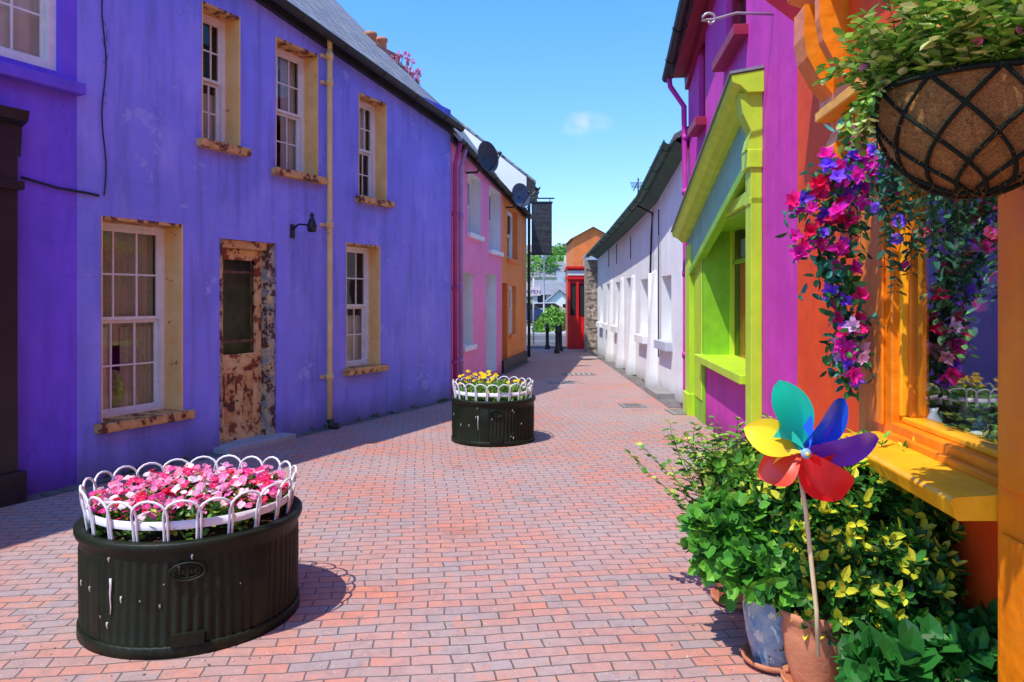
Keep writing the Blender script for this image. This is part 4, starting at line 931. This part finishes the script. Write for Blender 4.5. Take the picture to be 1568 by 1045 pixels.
def simple_house(name,x,y,z0,w,dp,hh,rh,wm,rm,gable=True,wn=2,storeys=2):
    E=empty(name); P=Part('walls',E); f2=Fr((0,0),(1,0)); hs=[]
    for s_ in range(storeys):
        for i in range(wn):
            c=w*(i+.5)/wn; ww=min(.4,w/wn*.28); hs.append((c-ww,c+ww,.8+s_*2.2,min(1.9+s_*2.2,hh-.1),.12))
    wall(P,f2,0,w,0,lambda a:hh,hs,wm)
    for h in hs: quad(P,[f2.p(h[0],-.1,h[2]),f2.p(h[1],-.1,h[2]),f2.p(h[1],-.1,h[3]),f2.p(h[0],-.1,h[3])],m_dark)
    for a in (0,w): quad(P,[f2.p(a,0,0),f2.p(a,-dp,0),f2.p(a,-dp,hh),f2.p(a,0,hh)],wm)
    quad(P,[f2.p(0,-dp,0),f2.p(w,-dp,0),f2.p(w,-dp,hh),f2.p(0,-dp,hh)],wm)
    if gable:
        for d in (0,-dp): quad(P,[f2.p(0,d,hh),f2.p(w,d,hh),f2.p(w/2,d,hh+rh)],wm)
        quad(P,[f2.p(-.2,.2,hh-.1),f2.p(w/2,.2,hh+rh+.05),f2.p(w/2,-dp-.2,hh+rh+.05),f2.p(-.2,-dp-.2,hh-.1)],rm)
        quad(P,[f2.p(w+.2,.2,hh-.1),f2.p(w/2,.2,hh+rh+.05),f2.p(w/2,-dp-.2,hh+rh+.05),f2.p(w+.2,-dp-.2,hh-.1)],rm)
    else:
        quad(P,[f2.p(-.2,.2,hh-.08),f2.p(w+.2,.2,hh-.08),f2.p(w+.2,-dp/2,hh+rh),f2.p(-.2,-dp/2,hh+rh)],rm)
        quad(P,[f2.p(-.2,-dp-.2,hh-.08),f2.p(w+.2,-dp-.2,hh-.08),f2.p(w+.2,-dp/2,hh+rh),f2.p(-.2,-dp/2,hh+rh)],rm)
        for a in (0,w): quad(P,[f2.p(a,0,hh),f2.p(a,-dp,hh),f2.p(a,-dp/2,hh+rh)],wm)
        box(P,f2,w*.8,w*.8+.6,-dp/2-.3,-dp/2+.3,hh+.3,hh+rh+.7,wm)
    P.done(); E.location=(x,y,z0); return E
m_og=surf('orange_gable',(.88,.22,.05),None,2,.8); m_gr=surf('grey_render',(.55,.57,.6),None,2,.8); m_ye=surf('cream_render',(.8,.73,.55),None,2,.8)
simple_house('orange_gable_house',X(878,46),46,0,2.4,6,Z(364,46),.6,m_og,m_sl,True,1)
simple_house('white_gable_cottage',X(908,38),38.,0,5,5,Z(386,38),2.2,m_bright,m_sl,True)
for px,y,w,hh,rh,m,gb in ((818,64,2.6,2.,1.2,m_gr,False),(836,60,2.2,1.5,1.0,m_whitewall,True),(800,84,6,2.4,1.8,m_ye,False),(838,104,4.2,2.3,1.6,m_whitewall,False),(862,96,3.6,2.4,1.6,m_gr,True),(824,128,5,2.6,1.9,m_whitewall,False),(858,132,5.5,2.6,1.9,m_ye,False),(895,120,6,2.8,2,m_whitewall,False),(760,115,8,3,2.2,m_whitewall,False),(940,115,8,3,2.2,m_gr,False)):
    simple_house('distant_house',X(px,y),y,ter(y)-.2,w,4,hh,rh,m,m_sl,gb,2,1)
m_bark=surf('bark',(.12,.08,.05),None,8,.9,.8,20)
def tree(x,y,h,r,n,name='tree'):
    E=empty(name); P=Part('trunk',E); z=ter(y)-.1
    tube(P,[(x,y,z),(x+.1,y,z+h*.3),(x-.05,y,z+h*.55)],.05*h*.6,m_bark,8,r1=.05)
    for k in range(5):
        d=rv(); d.z=abs(d.z)+.3; tube(P,[(x,y,z+h*.35),V((x,y,z+h*.35))+d*r*.8],.06,m_bark,6,r1=.02)
    P.done(); P=Part('crown',E)
    cl=[(V((x,y,z+h*.62))+V((R.uniform(-.6,.6)*r,R.uniform(-.6,.6)*r,R.uniform(-.3,.45)*h*.45)),R.uniform(.35,.55)*r,R.uniform(.7,1.5)) for _ in range(12)]
    for i in range(n):
        c,cr,b=R.choice(cl); d=rv(); p=c+d*cr*R.uniform(.6,1.05)
        leaf(P,p,rv(),d,.35,.24,vary(tuple(q*b for q in (.14,.32,.04))),m_leaf)
    P.done()
for px,y,h,r in ((826,86,5,2.3),(850,90,5.,2.2),(806,92,5,2.4),(778,80,5.5,3),(880,100,5.5,3),(838,112,5,2.6),(866,118,5,2.6),(900,100,6,2.8)): tree(X(px,y),y,h,r,900)
def hedge(name,c,rad,n,cols):
    P=Part(name)
    for i in range(n):
        d=rv(); p=V(c)+V((d.x*rad[0],d.y*rad[1],abs(d.z)*rad[2]))*R.uniform(.7,1.08); leaf(P,p,rv()+d*.5+V((0,0,.5)),d,.15,.1,vary(R.choice(cols),.3),m_leaf)
    P.done()
gc=[(.18,.40,.04),(.30,.52,.07),(.10,.26,.03)]
hedge('hedge',(X(848,36.5),36.5,.1),(.75,.6,1.1),1400,gc); hedge('shrub',(X(828,35),34.8,.1),(.35,.4,.6),500,gc); hedge('hedge',(X(885,38),38,.1),(1.5,.6,1.0),900,gc)
P=Part('stone_wall'); box(P,W0,-12,-.3,-44.4,-44,0,1.3,m_stone); box(P,W0,3.2,14,-44.4,-44,0,1.3,m_stone); P.done()
def car(name,x,y,col,rot=0.):
    E=empty(name); m=surf(name+'_paint',col,dk(col,.9),3,.25,0,coat=.6,spec=.5); P=Part('body',E); P.M=Matrix.Translation((x,y,.0))@Matrix.Rotation(rot,4,'Z')
    prof=[(-2.05,.35),(-2.1,.7),(-1.95,.95),(-1.35,1.02),(-.8,1.42),(.6,1.45),(1.25,1.05),(1.9,.9),(2.1,.65),(2.08,.32)]
    n=len(prof); vs=[(a,-.82,b) for a,b in prof]+[(a,.82,b) for a,b in prof]
    P.add(vs,[(i,(i+1)%n,n+(i+1)%n,n+i) for i in range(n)]+[tuple(range(n))[::-1],tuple(range(n,2*n))],m)
    gp=[(-1.2,1.04),(-.76,1.36),(.55,1.39),(1.1,1.05)]
    for s_ in (-.826,.826): P.add([(a,s_,b) for a,b in gp],[(0,1,2,3)],m_black)
    for wx_ in (-1.3,1.3):
        for s_ in (-.84,.84):
            k=16; P.add([(wx_+.32*math.cos(6.283*i/k),s_+dy,.32+.32*math.sin(6.283*i/k)) for dy in (-.08,.03) for i in range(k)],[tuple(range(k)),tuple(range(k,2*k))]+[(i,(i+1)%k,k+(i+1)%k,k+i) for i in range(k)],m_black)
            P.add([(wx_+.2*math.cos(6.283*i/k),s_+math.copysign(.085,s_),.32+.2*math.sin(6.283*i/k)) for i in range(k)],[tuple(range(k))],m_gr)
    for s_ in (-.6,.6): P.add([(2.09,s_-.15,.62),(2.09,s_+.15,.62),(2.0,s_+.15,.78),(2.0,s_-.15,.78)],[(0,1,2,3)],m_white)
    P.done(bevel=.04); E.location=(0,0,.0)
car('parked_car',X(795,47),47.,(.02,.05,.14),.1); car('parked_car',X(835,54),53,(.55,.57,.6),.0); car('parked_car',X(770,56),56,(.4,.05,.04),.0)
E=empty('open_sign'); P=Part('post',E); y=27.
tube(P,[(X(817,y),y,0),(X(817,y),y,2.4)],.03,m_gr,8)
f=Fr((X(817,y),y-.04),(1,0)); box(P,f,-.25,.25,0,.04,Z(453,y),Z(440,y),m_white); P.done()
cu=bpy.data.curves.new('open_text','FONT'); cu.body='OPEN'; cu.size=.2; cu.align_x='CENTER'; to=bpy.data.objects.new('lettering',cu); to.location=(X(817,y),y-.085,Z(450,y)); to.rotation_euler=(math.pi/2,0,0); cu.materials.append(surf('sign_blue',(.02,.06,.3),None,5,.5)); scene.collection.objects.link(to); to.parent=E
def bollard(px,y):
    P=Part('bollard'); lathe(P,((px-CX)/F*y,y,0),[(.09,0),(.09,.12),(.06,.15),(.05,.6),(.075,.63),(.075,.67),(.05,.7),(.065,.76),(.04,.83),(.001,.85)],m_black,16); P.done()
bollard(853,22.6); bollard(858,23.6); bollard(838,24.5)
P=Part('lamp_post'); lathe(P,(X(833,37),37,0),[(.09,0),(.08,.9),(.05,1.),(.04,3.6),(.14,3.65),(.16,3.95),(.05,4.1),(.001,4.15)],m_gr,12); P.done()
# ------------------------------------------------------------ LIGHT, SKY, CAMERA
sd=V((.38,.37,-1)).normalized()
sl_=bpy.data.lights.new('sun','SUN'); sl_.energy=5.; sl_.angle=math.radians(.5); sl_.color=(1,.95,.87)
so=bpy.data.objects.new('sun',sl_); so.rotation_euler=sd.to_track_quat('-Z','Y').to_euler(); scene.collection.objects.link(so)
w=bpy.data.worlds.new('World'); scene.world=w; w.use_nodes=True; nt=w.node_tree; bg=nt.nodes['Background']
sk=nt.nodes.new('ShaderNodeTexSky'); sk.sky_type='NISHITA'; sk.sun_disc=False; sk.sun_elevation=math.asin(-sd.z); sk.sun_rotation=math.atan2(-sd.x,-sd.y)
sk.altitude=0; sk.air_density=1.; sk.dust_density=.3; sk.ozone_density=2.
bg.inputs[1].default_value=.15
tc=nt.nodes.new('ShaderNodeTexCoord'); cd=V(((890-CX)/F,1,(HZ-190)/F)).normalized()
def wn(t,**k):
    n=nt.nodes.new(t)
    for a,b in k.items(): setattr(n,a,b)
    return n
def wl_(a,b): nt.links.new(a,b)
sx=wn('ShaderNodeSeparateXYZ'); wl_(tc.outputs['Generated'],sx.inputs[0])
r0=wn('ShaderNodeMapRange'); wl_(sx.outputs[2],r0.inputs[0]); r0.inputs[1].default_value=.0; r0.inputs[2].default_value=.36
tint=wn('ShaderNodeMix',data_type='RGBA'); wl_(r0.outputs[0],tint.inputs[0]); tint.inputs[6].default_value=(1.15,1.3,1.5,1); tint.inputs[7].default_value=(.75,1.45,2.35,1)
mt=wn('ShaderNodeMix',data_type='RGBA',blend_type='MULTIPLY'); mt.inputs[0].default_value=1; wl_(sk.outputs[0],mt.inputs[6]); wl_(tint.outputs[2],mt.inputs[7])
ds=wn('ShaderNodeVectorMath',operation='SUBTRACT'); wl_(tc.outputs['Generated'],ds.inputs[0]); ds.inputs[1].default_value=cd
ml=wn('ShaderNodeVectorMath',operation='MULTIPLY'); wl_(ds.outputs[0],ml.inputs[0]); ml.inputs[1].default_value=(1,1,2.6)
ln=wn('ShaderNodeVectorMath',operation='LENGTH'); wl_(ml.outputs[0],ln.inputs[0])
r1=wn('ShaderNodeMapRange'); wl_(ln.outputs['Value'],r1.inputs[0]); r1.inputs[1].default_value=.045; r1.inputs[2].default_value=.0
nz=wn('ShaderNodeTexNoise'); wl_(tc.outputs['Generated'],nz.inputs['Vector']); nz.inputs['Scale'].default_value=30; nz.inputs['Detail'].default_value=4
r2=wn('ShaderNodeMapRange'); wl_(nz.outputs[0],r2.inputs[0]); r2.inputs[1].default_value=.4; r2.inputs[2].default_value=.75
mu=wn('ShaderNodeMath',operation='MULTIPLY'); wl_(r1.outputs[0],mu.inputs[0]); wl_(r2.outputs[0],mu.inputs[1])
mx=wn('ShaderNodeMix',data_type='RGBA'); wl_(mu.outputs[0],mx.inputs[0]); wl_(mt.outputs[2],mx.inputs[6]); mx.inputs[7].default_value=(6.2,6.5,6.8,1)
wl_(mx.outputs[2],bg.inputs[0])
cam=bpy.data.cameras.new('camera'); co=bpy.data.objects.new('camera',cam); scene.collection.objects.link(co); co.location=(0,0,H); co.rotation_euler=(math.pi/2,0,0)
cam.sensor_width=36; cam.lens=F/1568*36; cam.shift_y=-(522.5-HZ)/1568; cam.clip_end=2000; cam.clip_start=.05
scene.camera=co
scene.view_settings.view_transform='Standard'; scene.view_settings.look='None'; scene.view_settings.exposure=0
